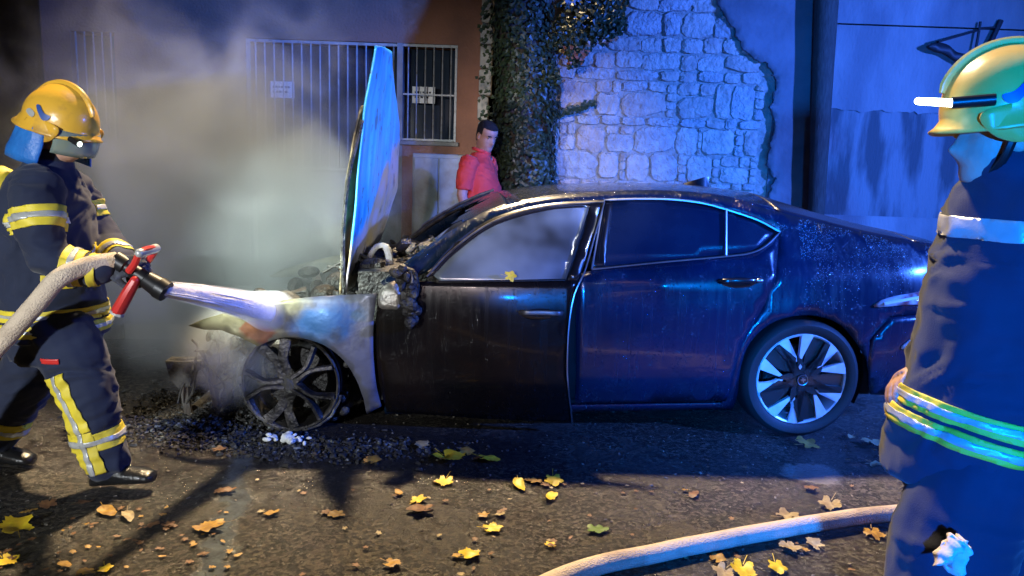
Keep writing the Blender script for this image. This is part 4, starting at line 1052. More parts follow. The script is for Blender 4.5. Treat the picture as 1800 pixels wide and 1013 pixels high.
def helmet(parent, T, m, badge=True, torch=True, guard=True, visor=True):
    """structural helmet: domed shell with raised comb, flared brim, visor, neck guard. local x forward, z up"""
    secs = []; n = 40
    for i in range(15):
        ph = (i/14)*pi/2*.98; q = []
        for j in range(n):
            a = 2*pi*j/n; c, s = cos(a), sin(a)
            rx = .150 if c > 0 else .158
            x, y = rx*c*cos(ph), .122*s*cos(ph); z = .138*sin(ph)
            z += .012*math.exp(-(y/.022)**2)*sin(ph)
            q.append(T @ Vector((x, y, z)))
        secs.append(q)
    # brim rings below the dome, longer at the back
    low = []
    for ex, dz in ((.018, -.030), (.010, -.022), (.0, -.006)):
        q = []
        for j in range(n):
            a = 2*pi*j/n; c, s = cos(a), sin(a); bk = max(0, -c); fr = max(0, c)
            rx = (.150 if c > 0 else .158)+ex*(1+1.9*bk**2+.6*fr**2); ry = .122+ex*.7
            q.append(T @ Vector((rx*c, ry*s, dz-ex*1.0*bk+.2*ex*fr-(.02*abs(s) if dz < -.01 else 0))))
        low.append(q)
    b = MB(); b.loft(low+secs, True, False); b.add([T @ Vector((0, 0, .142))], [])
    h = b.build('helmet', m, parent, True, 50, .006)
    cr = [T @ Vector((.15*cos(a)*1.0, 0, .138*sin(a)+.012)) for a in np.linspace(.35, pi-.25, 20)]
    MB().tube(cr, [.006]+[.010]*18+[.006], 8, True, False, 1.4).build('comb', m, h)
    # ear / jaw side cover
    for s in (-1, 1):
        lp = curve([(.10, -.005), (.085, -.055), (.03, -.085), (-.03, -.075), (-.06, -.02), (.0, .005)], 4, True)
        me = sheet(lp, .03, lambda x, z: tuple(T @ Vector((x, s*(.118-.25*x*x), z))), 'side', s > 0)
        put('side_cover', me, m, h, True, 0, .006)
    # visor
    secs = []
    for z, r in ((-.012, .152), (-.045, .160), (-.085, .158), (-.11, .148)):
        secs.append([T @ Vector((r*cos(a)*1.0+.004, .128*sin(a)*1.0, z)) for a in np.linspace(-1.05, 1.05, 17)])
    bb = MB(); bb.loft(secs, False, False)
    if visor: bb.build('visor', M_visor, h, True, 0, .003)
    if guard:
        secs = []
        for z, k_ in ((-.012, .97), (-.05, 1.04), (-.10, 1.12), (-.150, 1.2), (-.180, 1.2)):
            secs.append([T @ Vector((-.150*k_*cos(a)-.01+.012*noise.noise(Vector((a*3, z*20, 1))), .122*k_*sin(a)+.008*noise.noise(Vector((a*4, z*24, 5))), z-.012*cos(a))) for a in np.linspace(-1.95, 1.95, 36)])
        bb = MB(); bb.loft(secs, False, False); bb.build('neck_guard', M_blueguard, h, True, 0, .006)
    if badge:
        for s in (-1, 1):
            for lp, mm, o_ in ((curve([(.055, .028), (.03, .032), (.0, .055), (-.015, .05), (.01, .022), (.03, .005), (.05, .010)], 3, True), M_badge, .004), (curve([(-.01, .02), (-.045, .03), (-.06, .012), (-.02, .0)], 3, True), M_sil, .003)):
                def fn(x, z, s=s, o_=o_):
                    k_ = sqrt(max(.05, 1-(z/.138)**2-(x/.152)**2)); return tuple(T @ Vector((x, s*(.122*k_+o_), z)))
                put('badge', sheet(lp, .02, fn, 'badge', s > 0), mm, h, True, 0)
    if torch:
        p0 = T @ Vector((.135, -.085, -.035)); p1 = T @ Vector((.185, -.088, -.040))
        tb = MB().tube([p0, p1], [.011, .013], 12).build('torch', M_bk, h); p2 = T @ Vector((.187, -.088, -.040)); p3 = T @ Vector((.1885, -.088, -.040))
        MB().tube([p2, p3], .010, 12).build('torch_lens', M_torch, tb)
    return h

# ---------------------------------------------------------------- firefighter at the left, walking to the right with the hose
p1 = empty('person', (-1.9, 3.08, 0), 'firefighter in dark suit and yellow helmet striding right with the hose nozzle', 'person')
OFF = Vector((1.9, -3.08, 0))
def shift(mb):
    mb.v = [tuple(Vector(v)+OFF) for v in mb.v]; return mb
TH = Matrix.Translation(Vector((-1.868, 3.08, 1.505))) @ Matrix.Rotation(radians(-14), 4, 'Z') @ Matrix.Rotation(radians(13), 4, 'Y')
def P1(mb): return shift(mb)
b = MB(); head_shape(b, TH); b.tube([(-1.89, 3.08, 1.43), (-1.925, 3.08, 1.33), (-1.95, 3.08, 1.15), (-1.95, 3.08, .75)], [.055, .06, .12, .12], 14)
for sy, ar, lg in ((1, [(-1.86, 2.90, 1.25), (-1.80, 2.85, 1.0), (-1.60, 2.89, .975)], [(-1.88, 3.0, .74), (-1.75, 2.98, .42), (-1.70, 2.98, .1)]), (-1, [(-1.93, 3.26, 1.24), (-1.80, 3.23, 1.0), (-1.64, 3.06, .97)], [(-2.0, 3.16, .74), (-2.17, 3.17, .36), (-2.33, 3.18, .1)])):
    b.tube(ar, [.05, .045, .03], 10); b.tube(lg, [.075, .06, .045], 10); b.tube([(-1.95, 3.08, 1.2), ar[0]], .06, 8); b.tube([(-1.95, 3.08, .78), lg[0]], .08, 8)
put('body', voxel(P1(b), .007, 2), M_skin, p1, True, 0)
b = MB()
torso(b, [(-1.95, 3.08, .655, .208, .215), (-1.95, 3.08, .70, .21, .215), (-1.953, 3.08, .80, .20, .205), (-1.955, 3.08, .95, .178, .20), (-1.955, 3.08, 1.10, .172, .205), (-1.95, 3.08, 1.22, .155, .20), (-1.945, 3.08, 1.30, .125, .15), (-1.93, 3.08, 1.36, .085, .09), (-1.92, 3.08, 1.42, .075, .08)])
A_n = [(-1.88, 2.93, 1.27), (-1.855, 2.875, 1.22), (-1.83, 2.845, 1.12), (-1.795, 2.835, 1.01), (-1.72, 2.85, .975), (-1.62, 2.875, .965)]
A_f = [(-1.93, 3.22, 1.25), (-1.92, 3.275, 1.20), (-1.87, 3.27, 1.10), (-1.80, 3.25, 1.01), (-1.72, 3.17, .98), (-1.645, 3.07, .965)]
for A in (A_n, A_f): b.tube(A, [.092, .088, .080, .075, .066, .056], 14, True, True)
jk = cloth('jacket', P1(b), M_navy, p1, .010, .017, 2, 3, (8, 8, 14))
b = MB()
torso(b, [(-1.945, 3.08, .56, .16, .19), (-1.945, 3.08, .68, .175, .195), (-1.95, 3.08, .80, .17, .185)])
b.tube(curve([(-1.88, 3.0, .70), (-1.81, 2.985, .56), (-1.752, 2.975, .41), (-1.735, 2.975, .27), (-1.70, 2.978, .13)], 4), [.135, .132, .128, .125, .12, .117, .113, .11, .106, .103, .10, .098, .095, .093, .092, .09, .088], 16, True, True)
b.tube(curve([(-1.99, 3.15, .68), (-2.08, 3.16, .53), (-2.165, 3.17, .37), (-2.24, 3.175, .25), (-2.315, 3.18, .13)], 4), [.135, .132, .128, .125, .12, .117, .113, .11, .106, .103, .10, .098, .095, .093, .092, .09, .088], 16, True, True)
tr_ = cloth('trousers', P1(b), M_navy, p1, .010, .018, 5, 3, (7, 7, 15))
for an, to in (((-1.70, 2.978, .10), (-1.495, 2.978, .04)), ((-2.32, 3.18, .10), (-2.14, 3.17, .012))):
    b = MB(); boot(b, an, to, .26); put('boot', voxel(P1(b), .007, 3), M_boot, p1, True, 0)
def w1(*p): return Vector(p)+OFF
def stripe3(src, a, b, maxr, nm='reflective_band'):
    a, b = Vector(a), Vector(b)
    y = band(nm, src, a, b, M_yel, p1, maxr, .005)
    if y is not None: band('silver_tape', src, a+(b-a)*.36, a+(b-a)*.64, M_sil, y, maxr, .009)
# hem bands, arm bands, ankle bands
stripe3(jk, w1(-1.95, 3.08, .675), w1(-1.95, 3.08, .725), .40); stripe3(jk, w1(-1.95, 3.08, .735), w1(-1.95, 3.08, .785), .40)
stripe3(jk, w1(-1.862, 2.87, 1.195), w1(-1.846, 2.855, 1.115), .135); stripe3(jk, w1(-1.925, 3.275, 1.19), w1(-1.905, 3.275, 1.12), .13)
stripe3(jk, w1(-1.745, 2.845, .985), w1(-1.675, 2.862, .97), .12); stripe3(jk, w1(-1.725, 3.175, .98), w1(-1.67, 3.11, .97), .11)
band('cuff', jk, w1(-1.655, 2.867, .968), w1(-1.625, 2.874, .965), M_yel, p1, .10, .006)
stripe3(tr_, w1(-1.715, 2.975, .20), w1(-1.727, 2.975, .275), .15); stripe3(tr_, w1(-2.285, 3.18, .18), w1(-2.25, 3.178, .25), .15)
# long yellow stripe down the near leg
def leg_line(z): return Vector((-1.735-.30*max(0, z-.27)-.05*(z < .27)*0+.10*max(0, .27-z), 0, 0)).x
fr = (Vector((-1.835, 2.9, .52)), Vector((-1.745, 2.9, .28)), Vector((-1.705, 2.9, .10)))
for a, c in ((fr[0], fr[1]), (fr[1], fr[2])):
    d = (c-a).normalized(); s = Vector((d.z, 0, -d.x)); s = s if s.x > 0 else -s
    for w_, m_k, of in ((.047, M_yel, .006), (.010, M_sil, .010)):
        strip('leg_stripe' if m_k is M_yel else 'silver_tape', tr_, [(a+OFF, -d), (c+OFF, d), (a+OFF+s*w_, s), (a+OFF-s*w_, -s)], m_k, p1, of, None, (0, -1, 0))
strip('name_patch', jk, [(w1(-1.80, 2.9, .93), (0, 0, 1)), (w1(-1.80, 2.9, .87), (0, 0, -1)), (w1(-1.87, 2.9, .9), (-1, 0, 0)), (w1(-1.79, 2.9, .9), (1, 0, 0))], M_yel, p1, .006, None, (0, -1, 0))
strip('pocket_tab', tr_, [(w1(-1.84, 2.9, .60), (0, 0, 1)), (w1(-1.84, 2.9, .578), (0, 0, -1)), (w1(-1.87, 2.9, .6), (-1, 0, 0)), (w1(-1.80, 2.9, .6), (1, 0, 0))], M_red, p1, .006, None, (0, -1, 0))
# gloves closed round the nozzle
b = MB(); hand(b, (-1.60, 2.882, .968), (.9, .05, .15), (-.1, .9, -.35), 1.12, 1.0, 1); put('glove', voxel(P1(b), .0055, 2), M_glove, p1, True, 0)
b = MB(); hand(b, (-1.625, 3.04, .965), (.8, -.75, .12), (.4, -.2, -.9), 1.12, 1.0, -1); put('glove', voxel(P1(b), .0055, 2), M_glove, p1, True, 0)
T2 = Matrix.Translation(OFF) @ TH @ Matrix.Translation(Vector((.0, 0, .038))) @ Matrix.Rotation(radians(4), 4, 'Y')
h1 = helmet(p1, T2, M_helm)
# breathing air cylinder on the back, just inside the frame
MB().tube([w1(-2.16, 3.10, .95), w1(-2.15, 3.10, 1.28)], [.075, .075], 16, True, True).build('air_cylinder', M_yel, p1)
# helmet torch beam: lights the smoke and the front of the car
lt = spot('helmet_torch_light', tuple(TH @ Vector((.215, -.088, -.0))), (-1.05, 4.6, .75), (.84, 1.0, .90), 560, 64, 1.0, .02)

# hose over his arm and the nozzle in his hands
hp = curve([(-3.4, 2.2, .035), (-2.75, 2.45, .06), (-2.35, 2.62, .29), (-2.06, 2.71, .565), (-1.925, 2.735, .705), (-1.80, 2.745, .845), (-1.715, 2.76, .945), (-1.645, 2.82, .985), (-1.565, 2.895, 1.0)], 8)
o = MB().tube(hp, .036, 14).build('fire_hose', M_hose); tag(o, 'pale fire hose running up under the left firefighter\'s arm', 'hose')
nz_ = empty('hose_nozzle', (-1.50, 2.90, .96), 'red and black hose nozzle held by the left firefighter', 'nozzle')
NO = Vector((1.50, -2.90, -.96))
def nt_(mb): mb.v = [tuple(Vector(v)+NO) for v in mb.v]; return mb
dn = Vector((.17, -.012, -.10)).normalized(); n0 = Vector((-1.57, 2.895, 1.003))
nt_(MB().tube([n0, n0+dn*.05, n0+dn*.055, n0+dn*.14, n0+dn*.145, n0+dn*.20], [.038, .038, .03, .03, .036, .042], 16)).build('barrel', M_bk, nz_)
nt_(MB().tube([n0+dn*.20, n0+dn*.235], [.045, .043], 16)).build('bumper_ring', M_bk, nz_)
gp = [(-1.478, 2.862, .93), (-1.505, 2.86, .885), (-1.548, 2.858, .81)]
o = nt_(MB().tube(gp, [.020, .024, .026], 10, True, True, 1.25)).build('pistol_grip', M_red, nz_)
nt_(MB().tube([(-1.552, 2.858, .803), (-1.556, 2.858, .795)], .030, 10).build('grip_cap', M_sil, nz_) if False else MB().tube([(-1.552, 2.858, .803), (-1.557, 2.858, .793)], .029, 10)).build('grip_cap', M_sil, nz_)
bail = curve([(-1.50, 2.855, .965), (-1.468, 2.845, 1.0), (-1.442, 2.845, 1.045), (-1.442, 2.955, 1.045), (-1.468, 2.955, 1.0), (-1.50, 2.945, .965)], 4)
nt_(MB().tube(bail, .014, 8)).build('bail_handle', M_red, nz_)
nt_(MB().tube([(-1.445, 2.838, 1.04), (-1.442, 2.962, 1.046)], .019, 10, True, True)).build('bail_grip', M_sil, nz_)

# ---------------------------------------------------------------- firefighter close at the right edge
p2 = empty('person', (1.25, 1.88, 0), 'firefighter in blue lit dark suit standing close at the right edge', 'person')
OFF = Vector((-1.25, -1.88, 0))
TH2 = Matrix.Translation(Vector((1.205, 1.88, 1.53))) @ Matrix.Rotation(radians(180-12), 4, 'Z') @ Matrix.Rotation(radians(6), 4, 'Y')
b = MB(); head_shape(b, TH2); b.tube([(1.215, 1.88, 1.46), (1.24, 1.88, 1.36), (1.26, 1.88, 1.2), (1.26, 1.88, .8)], [.058, .062, .13, .13], 14)
B_n = [(1.30, 1.69, 1.34), (1.40, 1.66, 1.08), (1.36, 1.60, .88)]; B_f = [(1.30, 2.08, 1.34), (1.37, 2.12, 1.08), (1.18, 2.01, .935)]
L_n = [(1.25, 1.79, .82), (1.13, 1.76, .45), (1.16, 1.76, .1)]; L_f = [(1.28, 1.98, .82), (1.36, 2.0, .45), (1.52, 2.0, .12)]
for ar, lg in ((B_n, L_n), (B_f, L_f)):
    b.tube(ar, [.05, .045, .034], 10); b.tube(lg, [.08, .06, .045], 10); b.tube([(1.26, 1.88, 1.28), ar[0]], .06, 8); b.tube([(1.26, 1.88, .85), lg[0]], .08, 8)
hand(b, (1.165, 2.0, .925), (-.85, -.30, -.35), (.3, -.5, -.8), 1.12, .6, 1); hand(b, (1.355, 1.595, .865), (-.25, -.1, -.9), (-.6, .6, 0), 1.08, .7, 1)
put('body', voxel(shift(b), .0055, 2), M_skin, p2, True, 0)
b = MB()
torso(b, [(1.265, 1.88, .645, .236, .225), (1.265, 1.88, .70, .236, .225), (1.265, 1.88, .80, .230, .22), (1.285, 1.88, .95, .208, .21), (1.295, 1.88, 1.12, .205, .215), (1.295, 1.88, 1.27, .185, .22), (1.275, 1.88, 1.37, .15, .18), (1.245, 1.88, 1.43, .10, .11), (1.232, 1.88, 1.49, .082, .085)])
b.tube([(1.30, 1.74, 1.36), (1.31, 1.69, 1.31), (1.36, 1.665, 1.2), (1.40, 1.655, 1.09), (1.39, 1.63, 1.0), (1.365, 1.605, .90)], [.105, .105, .098, .092, .082, .068], 16, True, True)
b.tube([(1.295, 2.02, 1.36), (1.31, 2.075, 1.31), (1.35, 2.11, 1.2), (1.375, 2.11, 1.09), (1.30, 2.07, 1.0), (1.18, 2.01, .935)], [.105, .105, .098, .092, .082, .068], 16, True, True)
jk2 = cloth('jacket', shift(b), M_navy, p2, .010, .018, 12, 4, (6, 6, 11))
b = MB(); torso(b, [(1.255, 1.88, .62, .19, .205), (1.255, 1.88, .75, .195, .205), (1.26, 1.88, .88, .18, .19)])
RR = [.125, .130, .135, .138, .140, .141, .140, .138, .134, .13, .128, .126, .124, .12, .116, .112, .11]
b.tube(curve([(1.235, 1.79, .74), (1.165, 1.77, .58), (1.135, 1.76, .43), (1.14, 1.76, .27), (1.16, 1.76, .13)], 4), RR, 16, True, True)
b.tube(curve([(1.29, 1.97, .74), (1.33, 1.99, .58), (1.37, 2.0, .43), (1.43, 2.0, .28), (1.5, 2.0, .15)], 4), RR, 16, True, True)
tr2 = cloth('trousers', shift(b), M_navy, p2, .010, .014, 15, 5, (5, 5, 10))
for an, to in (((1.165, 1.76, .10), (.965, 1.74, .012)), ((1.52, 2.0, .12), (1.33, 1.98, .012))):
    b = MB(); boot(b, an, to, .26); put('boot', voxel(shift(b), .007, 3), M_boot, p2, True, 0)
def hemband(z, h, m, off, parent=p2, tl=-.20):
    n = Vector((-tl, 0, 1)).normalized()
    n = Vector((.17, 0, 1)).normalized()
    return strip('reflective_band' if m is M_yel else 'silver_tape', jk2, [(Vector((0, 0, z+h)), n), (Vector((0, 0, z)), -n)], m, parent, off, (Vector((.015, 0, z)), .272))
for z0 in (.750, .806):
    y_ = hemband(z0, .046, M_yel, .005)
    hemband(z0+.014, .018, M_sil, .008, y_)
# chest / upper arm band and braces
y_ = strip('silver_tape', jk2, [(Vector((0, 0, 1.335)), (0, 0, 1)), (Vector((0, 0, 1.285)), (0, 0, -1))], M_sil, p2, .005)
strip('silver_tape', jk2, [(Vector((.10, 0, 1.0)), (1, 0, 0)), (Vector((.05, 0, 1.0)), (-1, 0, 0)), (Vector((0, 0, 1.28)), (0, 0, 1)), (Vector((0, 0, .93)), (0, 0, -1))], M_sil, p2, .006, None, (0, -1, 0))
T4 = Matrix.Translation(OFF) @ TH2 @ Matrix.Translation(Vector((-.012, 0, .078))) @ Matrix.Rotation(radians(6), 4, 'Y') @ Matrix.Scale(1.02, 4)
h2 = helmet(p2, T4, mat('lit_helmet_shell', (.74, .48, .09), .35, 0, (.62, .37, .06), 7, 6, (.4, .65), .06, 40), torch=False, guard=False, visor=False)  # yellow shell painted paler to offset the blue light falling on it
MB().tube(curve([T4 @ Vector((.02, .108, -.03)), T4 @ Vector((.055, .088, -.12)), T4 @ Vector((.085, .0, -.17)), T4 @ Vector((.055, -.088, -.12)), T4 @ Vector((.02, -.108, -.03))], 5), .006, 6, True, False, 1.8).build('chin_strap', M_bk, h2)
q0 = T4 @ Vector((.155, .10, .030)); q1 = T4 @ Vector((.225, .10, .048))
tb = MB().tube([T4 @ Vector((.07, .115, .02)), q0], .014, 12).build('torch', M_bk, h2)
MB().tube([q0, q1], [.0095, .0085], 12, True, True).build('torch_lens', M_torch, tb)
# crumpled pale cloth hanging from the pocket
M_rag = mat('pale_cloth', (.62, .56, .56), .8, 0, (.45, .42, .44), 8, 5, (.4, .6), .3, 60)
v = []; f = []
n, k = 16, 12
for i in range(n+1):
    for j in range(k+1):
        s, t = i/n, j/k; wd = .014+.036*s
        v.append((1.052-.012*s+(t-.5)*wd*1.5+.012*noise.noise(Vector((s*4, t*4, 1))), 1.598+.020*sin(t*11+s*3)+.018*noise.noise(Vector((s*5, t*6, 3))), .612-.075*s+.018*sin(t*8)*s))
for i in range(n):
    for j in range(k): f.append((i*(k+1)+j, i*(k+1)+j+1, (i+1)*(k+1)+j+1, (i+1)*(k+1)+j))
me = bpy.data.meshes.new('rag'); me.from_pydata(v, [], f); o = put('rag', me, M_rag, None, True, 0, .003)
tag(o, 'crumpled pale cloth hanging against the right firefighter\'s trouser leg', 'cloth')

# ---------------------------------------------------------------- man in the red polo shirt behind the car
p3 = empty('person', (-.31, 6.42, .118), 'man in a red polo shirt standing behind the smoking car', 'person')
OFF = Vector((.31, -6.42, -.118))
TH3 = Matrix.Translation(Vector((-.262, 6.40, 1.665))) @ Matrix.Rotation(radians(-52), 4, 'Z') @ Matrix.Rotation(radians(24), 4, 'Y')
b = MB(); head_shape(b, TH3); b.tube([(-.27, 6.41, 1.58), (-.30, 6.42, 1.48), (-.32, 6.43, 1.3), (-.31, 6.43, 1.0)], [.058, .062, .13, .14], 14)
C_n = [(-.40, 6.24, 1.45), (-.445, 6.2, 1.18), (-.38, 6.13, .93)]; C_f = [(-.24, 6.61, 1.45), (-.23, 6.66, 1.18), (-.17, 6.56, .94)]
for ar, lg in ((C_n, [(-.36, 6.34, 1.0), (-.36, 6.32, .58), (-.36, 6.33, .2)]), (C_f, [(-.28, 6.52, 1.0), (-.26, 6.54, .58), (-.27, 6.55, .2)])):
    b.tube(ar, [.052, .046, .032], 10, True, True); b.tube(lg, [.09, .065, .05], 10); b.tube([(-.32, 6.43, 1.42), ar[0]], .06, 8); b.tube([(-.31, 6.43, 1.02), lg[0]], .09, 8)
hand(b, (-.375, 6.125, .915), (.2, -.2, -.9), (.6, .6, 0), 1.0, .6, 1); hand(b, (-.165, 6.555, .925), (.2, -.2, -.9), (-.3, -.9, 0), 1.0, .6, -1)
body3 = put('body', voxel(shift(b), .0055, 2), M_skin, p3, True, 0)
M_polo = mat('red_polo_cotton', (.82, .075, .06), .8, 0, (.72, .055, .05), 5, 5, (.4, .6), .2, 150)
M_jean = mat('dark_trousers', (.02, .022, .03), .8)
M_hair = mat('short_dark_hair', (.014, .012, .011), .6, 0, None, 8, 5, (.4, .6), 1, 120)
b = MB()
torso(b, [(-.305, 6.42, .98, .165, .19), (-.295, 6.415, 1.10, .178, .20), (-.295, 6.415, 1.22, .170, .205), (-.315, 6.425, 1.36, .145, .205), (-.325, 6.43, 1.44, .115, .18), (-.315, 6.43, 1.495, .085, .10), (-.305, 6.425, 1.525, .07, .075)])
b.tube([(-.385, 6.27, 1.455), (-.405, 6.235, 1.41), (-.425, 6.22, 1.29), (-.432, 6.21, 1.22)], [.08, .074, .066, .068], 14, True, False)
b.tube([(-.26, 6.57, 1.455), (-.24, 6.62, 1.41), (-.232, 6.65, 1.29), (-.23, 6.655, 1.22)], [.08, .074, .066, .068], 14, True, False)
po = cloth('polo_shirt', shift(b), M_polo, p3, .009, .016, 31, 3, (7, 7, 9))
b = MB(); b.tube([Vector((-.302, 6.423, 1.545))+OFF+Vector((.07*cos(a), .075*sin(a), -.02*cos(a))) for a in np.linspace(0, 2*pi, 24)], .014, 8); b.build('collar', M_polo, po)
b = MB(); torso(b, [(-.31, 6.43, .86, .15, .18), (-.31, 6.43, 1.02, .16, .185)])
b.tube([(-.35, 6.34, .9), (-.36, 6.32, .58), (-.36, 6.33, .16)], [.11, .085, .07], 14, True, True); b.tube([(-.28, 6.52, .9), (-.26, 6.54, .58), (-.27, 6.55, .16)], [.11, .085, .07], 14, True, True)
cloth('trousers', shift(b), M_jean, p3, .012, .008, 33)
for an, to in (((-.36, 6.33, .20), (-.20, 6.26, .13)), ((-.27, 6.55, .20), (-.10, 6.48, .13))):
    b = MB(); boot(b, (an[0], an[1], an[2]), to, .26, .045); put('shoe', voxel(shift(b), .007, 3), M_boot, p3, True, 0)
# short hair: the skull surface above the hairline, lifted a little
T5 = Matrix.Translation(OFF) @ TH3
hm = MB(); head_shape(hm, Matrix.Scale(1.055, 4)); keep = []
for f in hm.f:
    c = sum((Vector(hm.v[i]) for i in f), Vector())/len(f)
    if c.z > (.075 if c.x > .03 else (.03 if c.x > -.02 else -.055)) and abs(c.y) < .0835: keep.append(f)
hm.f = keep; hm.v = [tuple(T5 @ (Vector(v)+Vector((-.003, 0, .003)))) for v in hm.v]
me = hm.mesh('hair'); bm = bmesh.new(); bm.from_mesh(me); bmesh.ops.delete(bm, geom=[v for v in bm.verts if not v.link_faces], context='VERTS'); bm.to_mesh(me); bm.free()
put('hair', me, M_hair, p3, True, 0)
for s in (-1, 1):
    MB().ell(T5 @ Vector((.078, s*.033, .019)), (.010, .012, .010), 10, 7).build('eye', mat('eye', (.25, .2, .18), .2), p3)
    MB().tube([T5 @ Vector((.094, s*.018, .036)), T5 @ Vector((.088, s*.05, .038))], .005, 6).build('eyebrow', M_hair, p3)
# ================================================================== WATER, SMOKE, LITTER
random.seed(99)
# hose lying on the road
hz = curve([(-.6, 1.7, .034), (-.1, 2.08, .034), (.253, 2.385, .034), (.558, 2.532, .034), (.918, 2.684, .034), (1.257, 2.816, .034), (1.613, 2.927, .034), (2.1, 3.0, .034), (3.0, 2.9, .034), (4.5, 2.2, .034)], 10)
hz = [(x+.004*noise.noise(Vector((x*4, 0, 0))), y+.006*noise.noise(Vector((x*5, 3, 0))), z) for x, y, z in hz]
o = MB().tube(hz, .034, 18, True, False, 1.06).build('fire_hose', M_hose); tag(o, 'pale charged fire hose curving across the wet road in the foreground', 'hose')
# water jet
def jetmat():
    m = mat('foaming_water', (.93, .95, .97), .4, 0, None, 8, 5, (.4, .6), .5, 60); return m
M_jet = jetmat()
j0 = Vector((-1.385, 2.884, .895)); j1 = Vector((-1.235, 3.66, .66))
jd = (j1-j0).normalized(); ja = jd.cross(Vector((0, 0, 1))).normalized(); jb = ja.cross(jd)
def jpt(t, x, y): return j0.lerp(j1, t)+Vector((0, 0, .035*t*(1-t)))+ja*x+jb*y
b = MB(); secs = []
for i in range(41):
    t = i/40; r = .026+.030*t
    secs.append([jpt(t, r*cos(2*pi*k/18)*(1+.18*noise.noise(Vector((k*1.7, t*9, 0)))), r*sin(2*pi*k/18)*(1+.18*noise.noise(Vector((k*1.7, t*9, 5))))) for k in range(18)])
b.loft(secs); jet = b.build('water_jet', M_jet, None, True, 0); tag(jet, 'white water jet shooting from the nozzle to the burnt car front', 'water jet')
b = MB()
for q in range(70):
    an = random.uniform(0, 2*pi); rho = abs(random.gauss(0, .45)); ph = random.uniform(0, 9); t0 = random.uniform(0, .4); t1 = min(1.04, t0+random.uniform(.3, .7)); pts = []; rad = []
    for i in range(9):
        t = t0+(t1-t0)*i/8; r = (.026+.034*t)*(.7+.5*rho)
        pts.append(jpt(t, r*cos(an)+.003*noise.noise(Vector((t*9, ph, 0))), r*sin(an)+.003*noise.noise(Vector((t*9, ph, 4))))); rad.append(.0006+random.uniform(.002, .006)*sin(pi*(i+.4)/8.8))
    b.tube(pts, rad, 6)
b.build('water_strand', M_jet, jet, True, 0)['kind'] = 'stuff'
# fine spray round the jet: a cone of mist that spreads where it hits the wing
b = MB(); secs = []
for i in range(15):
    t = -.0+1.12*i/14; r = .034+.05*t+.10*max(0, t-.8)
    secs.append([jpt(t, r*cos(2*pi*k/16), r*sin(2*pi*k/16)) for k in range(16)])
b.loft(secs); mist = b.build('spray_mist', None, None, True, 0); tag(mist, 'fine white spray around the water jet', 'spray', kind='stuff')
m = bpy.data.materials.new('spray_mist'); m.use_nodes = True; nt = m.node_tree; nt.nodes.remove(nt.nodes['Principled BSDF'])
pv = nt.nodes.new('ShaderNodeVolumePrincipled'); pv.inputs['Color'].default_value = (.97, .98, 1, 1); pv.inputs['Density'].default_value = 9; pv.inputs['Anisotropy'].default_value = 0
nt.links.new(pv.outputs[0], [n for n in nt.nodes if n.type == 'OUTPUT_MATERIAL'][0].inputs['Volume']); mist.data.materials.append(m)
# ---------------------------------------------------------------- smoke
def smoke(name, c, size, label, dens, scale, col, thr, soft, aniso=.25, seed=0, power=1.0, shape=None):
    o = MB().box((0, 0, 0), (2, 2, 2)).build(name, None, None, False); o.location = c; o.scale = size
    m = bpy.data.materials.new(name); m.use_nodes = True; nt = m.node_tree; N = nt.nodes; K = nt.links
    N.remove(N['Principled BSDF']); out = [x for x in N if x.type == 'OUTPUT_MATERIAL'][0]
    pv = N.new('ShaderNodeVolumePrincipled'); pv.inputs['Color'].default_value = (*col, 1); pv.inputs['Anisotropy'].default_value = aniso
    tc = N.new('ShaderNodeTexCoord'); g = N.new('ShaderNodeNewGeometry')
    def V(op, a, b=None):
        x = N.new('ShaderNodeVectorMath'); x.operation = op
        for k, q in enumerate((a, b)):
            if q is None: continue
            if isinstance(q, tuple): x.inputs[k].default_value = q
            else: K.new(q, x.inputs[k])
        return x
    n1 = N.new('ShaderNodeTexNoise'); n1.inputs['Scale'].default_value = scale; n1.inputs['Detail'].default_value = 5; n1.inputs['Distortion'].default_value = 1.1
    pos = V('ADD', g.outputs['Position'], (seed, seed*.3, 0)).outputs[0]; K.new(pos, n1.inputs['Vector'])
    ln = V('LENGTH', tc.outputs['Object']).outputs['Value']
    def mr(i, a, b, c_, d_, sm=True):
        r = N.new('ShaderNodeMapRange'); r.interpolation_type = 'SMOOTHSTEP' if sm else 'LINEAR'; K.new(i, r.inputs[0])
        for k, v in zip((1, 2, 3, 4), (a, b, c_, d_)): r.inputs[k].default_value = v
        return r.outputs[0]
    def M(op, a, b):
        x = N.new('ShaderNodeMath'); x.operation = op
        for k, q in ((0, a), (1, b)):
            if isinstance(q, (int, float)): x.inputs[k].default_value = q
            else: K.new(q, x.inputs[k])
        return x.outputs[0]
    fall = mr(ln, .25, .99, 1, 0)
    cloud = mr(M('ADD', n1.outputs[0], M('MULTIPLY', M('SUBTRACT', fall, .5), .35)), thr, thr+soft, 0, 1)
    K.new(M('MULTIPLY', M('MULTIPLY', cloud, fall), dens), pv.inputs['Density'])
    K.new(pv.outputs[0], out.inputs['Volume']); o.data.materials.append(m)
    tag(o, label, 'smoke', kind='stuff'); return o
smoke('smoke', (-2.2, 5.35, 1.0), (2.0, 1.6, 1.95), 'grey smoke billowing from the burnt car front up along the house wall', 2.1, 1.8, (.50, .54, .58), .35, .30, -.1, 3)
smoke('steam', (-1.47, 3.95, .40), (.48, .55, .42), 'pale steam hanging round the wrecked nose of the car', 3.6, 3.2, (.85, .9, .9), .34, .3, .0, 8)
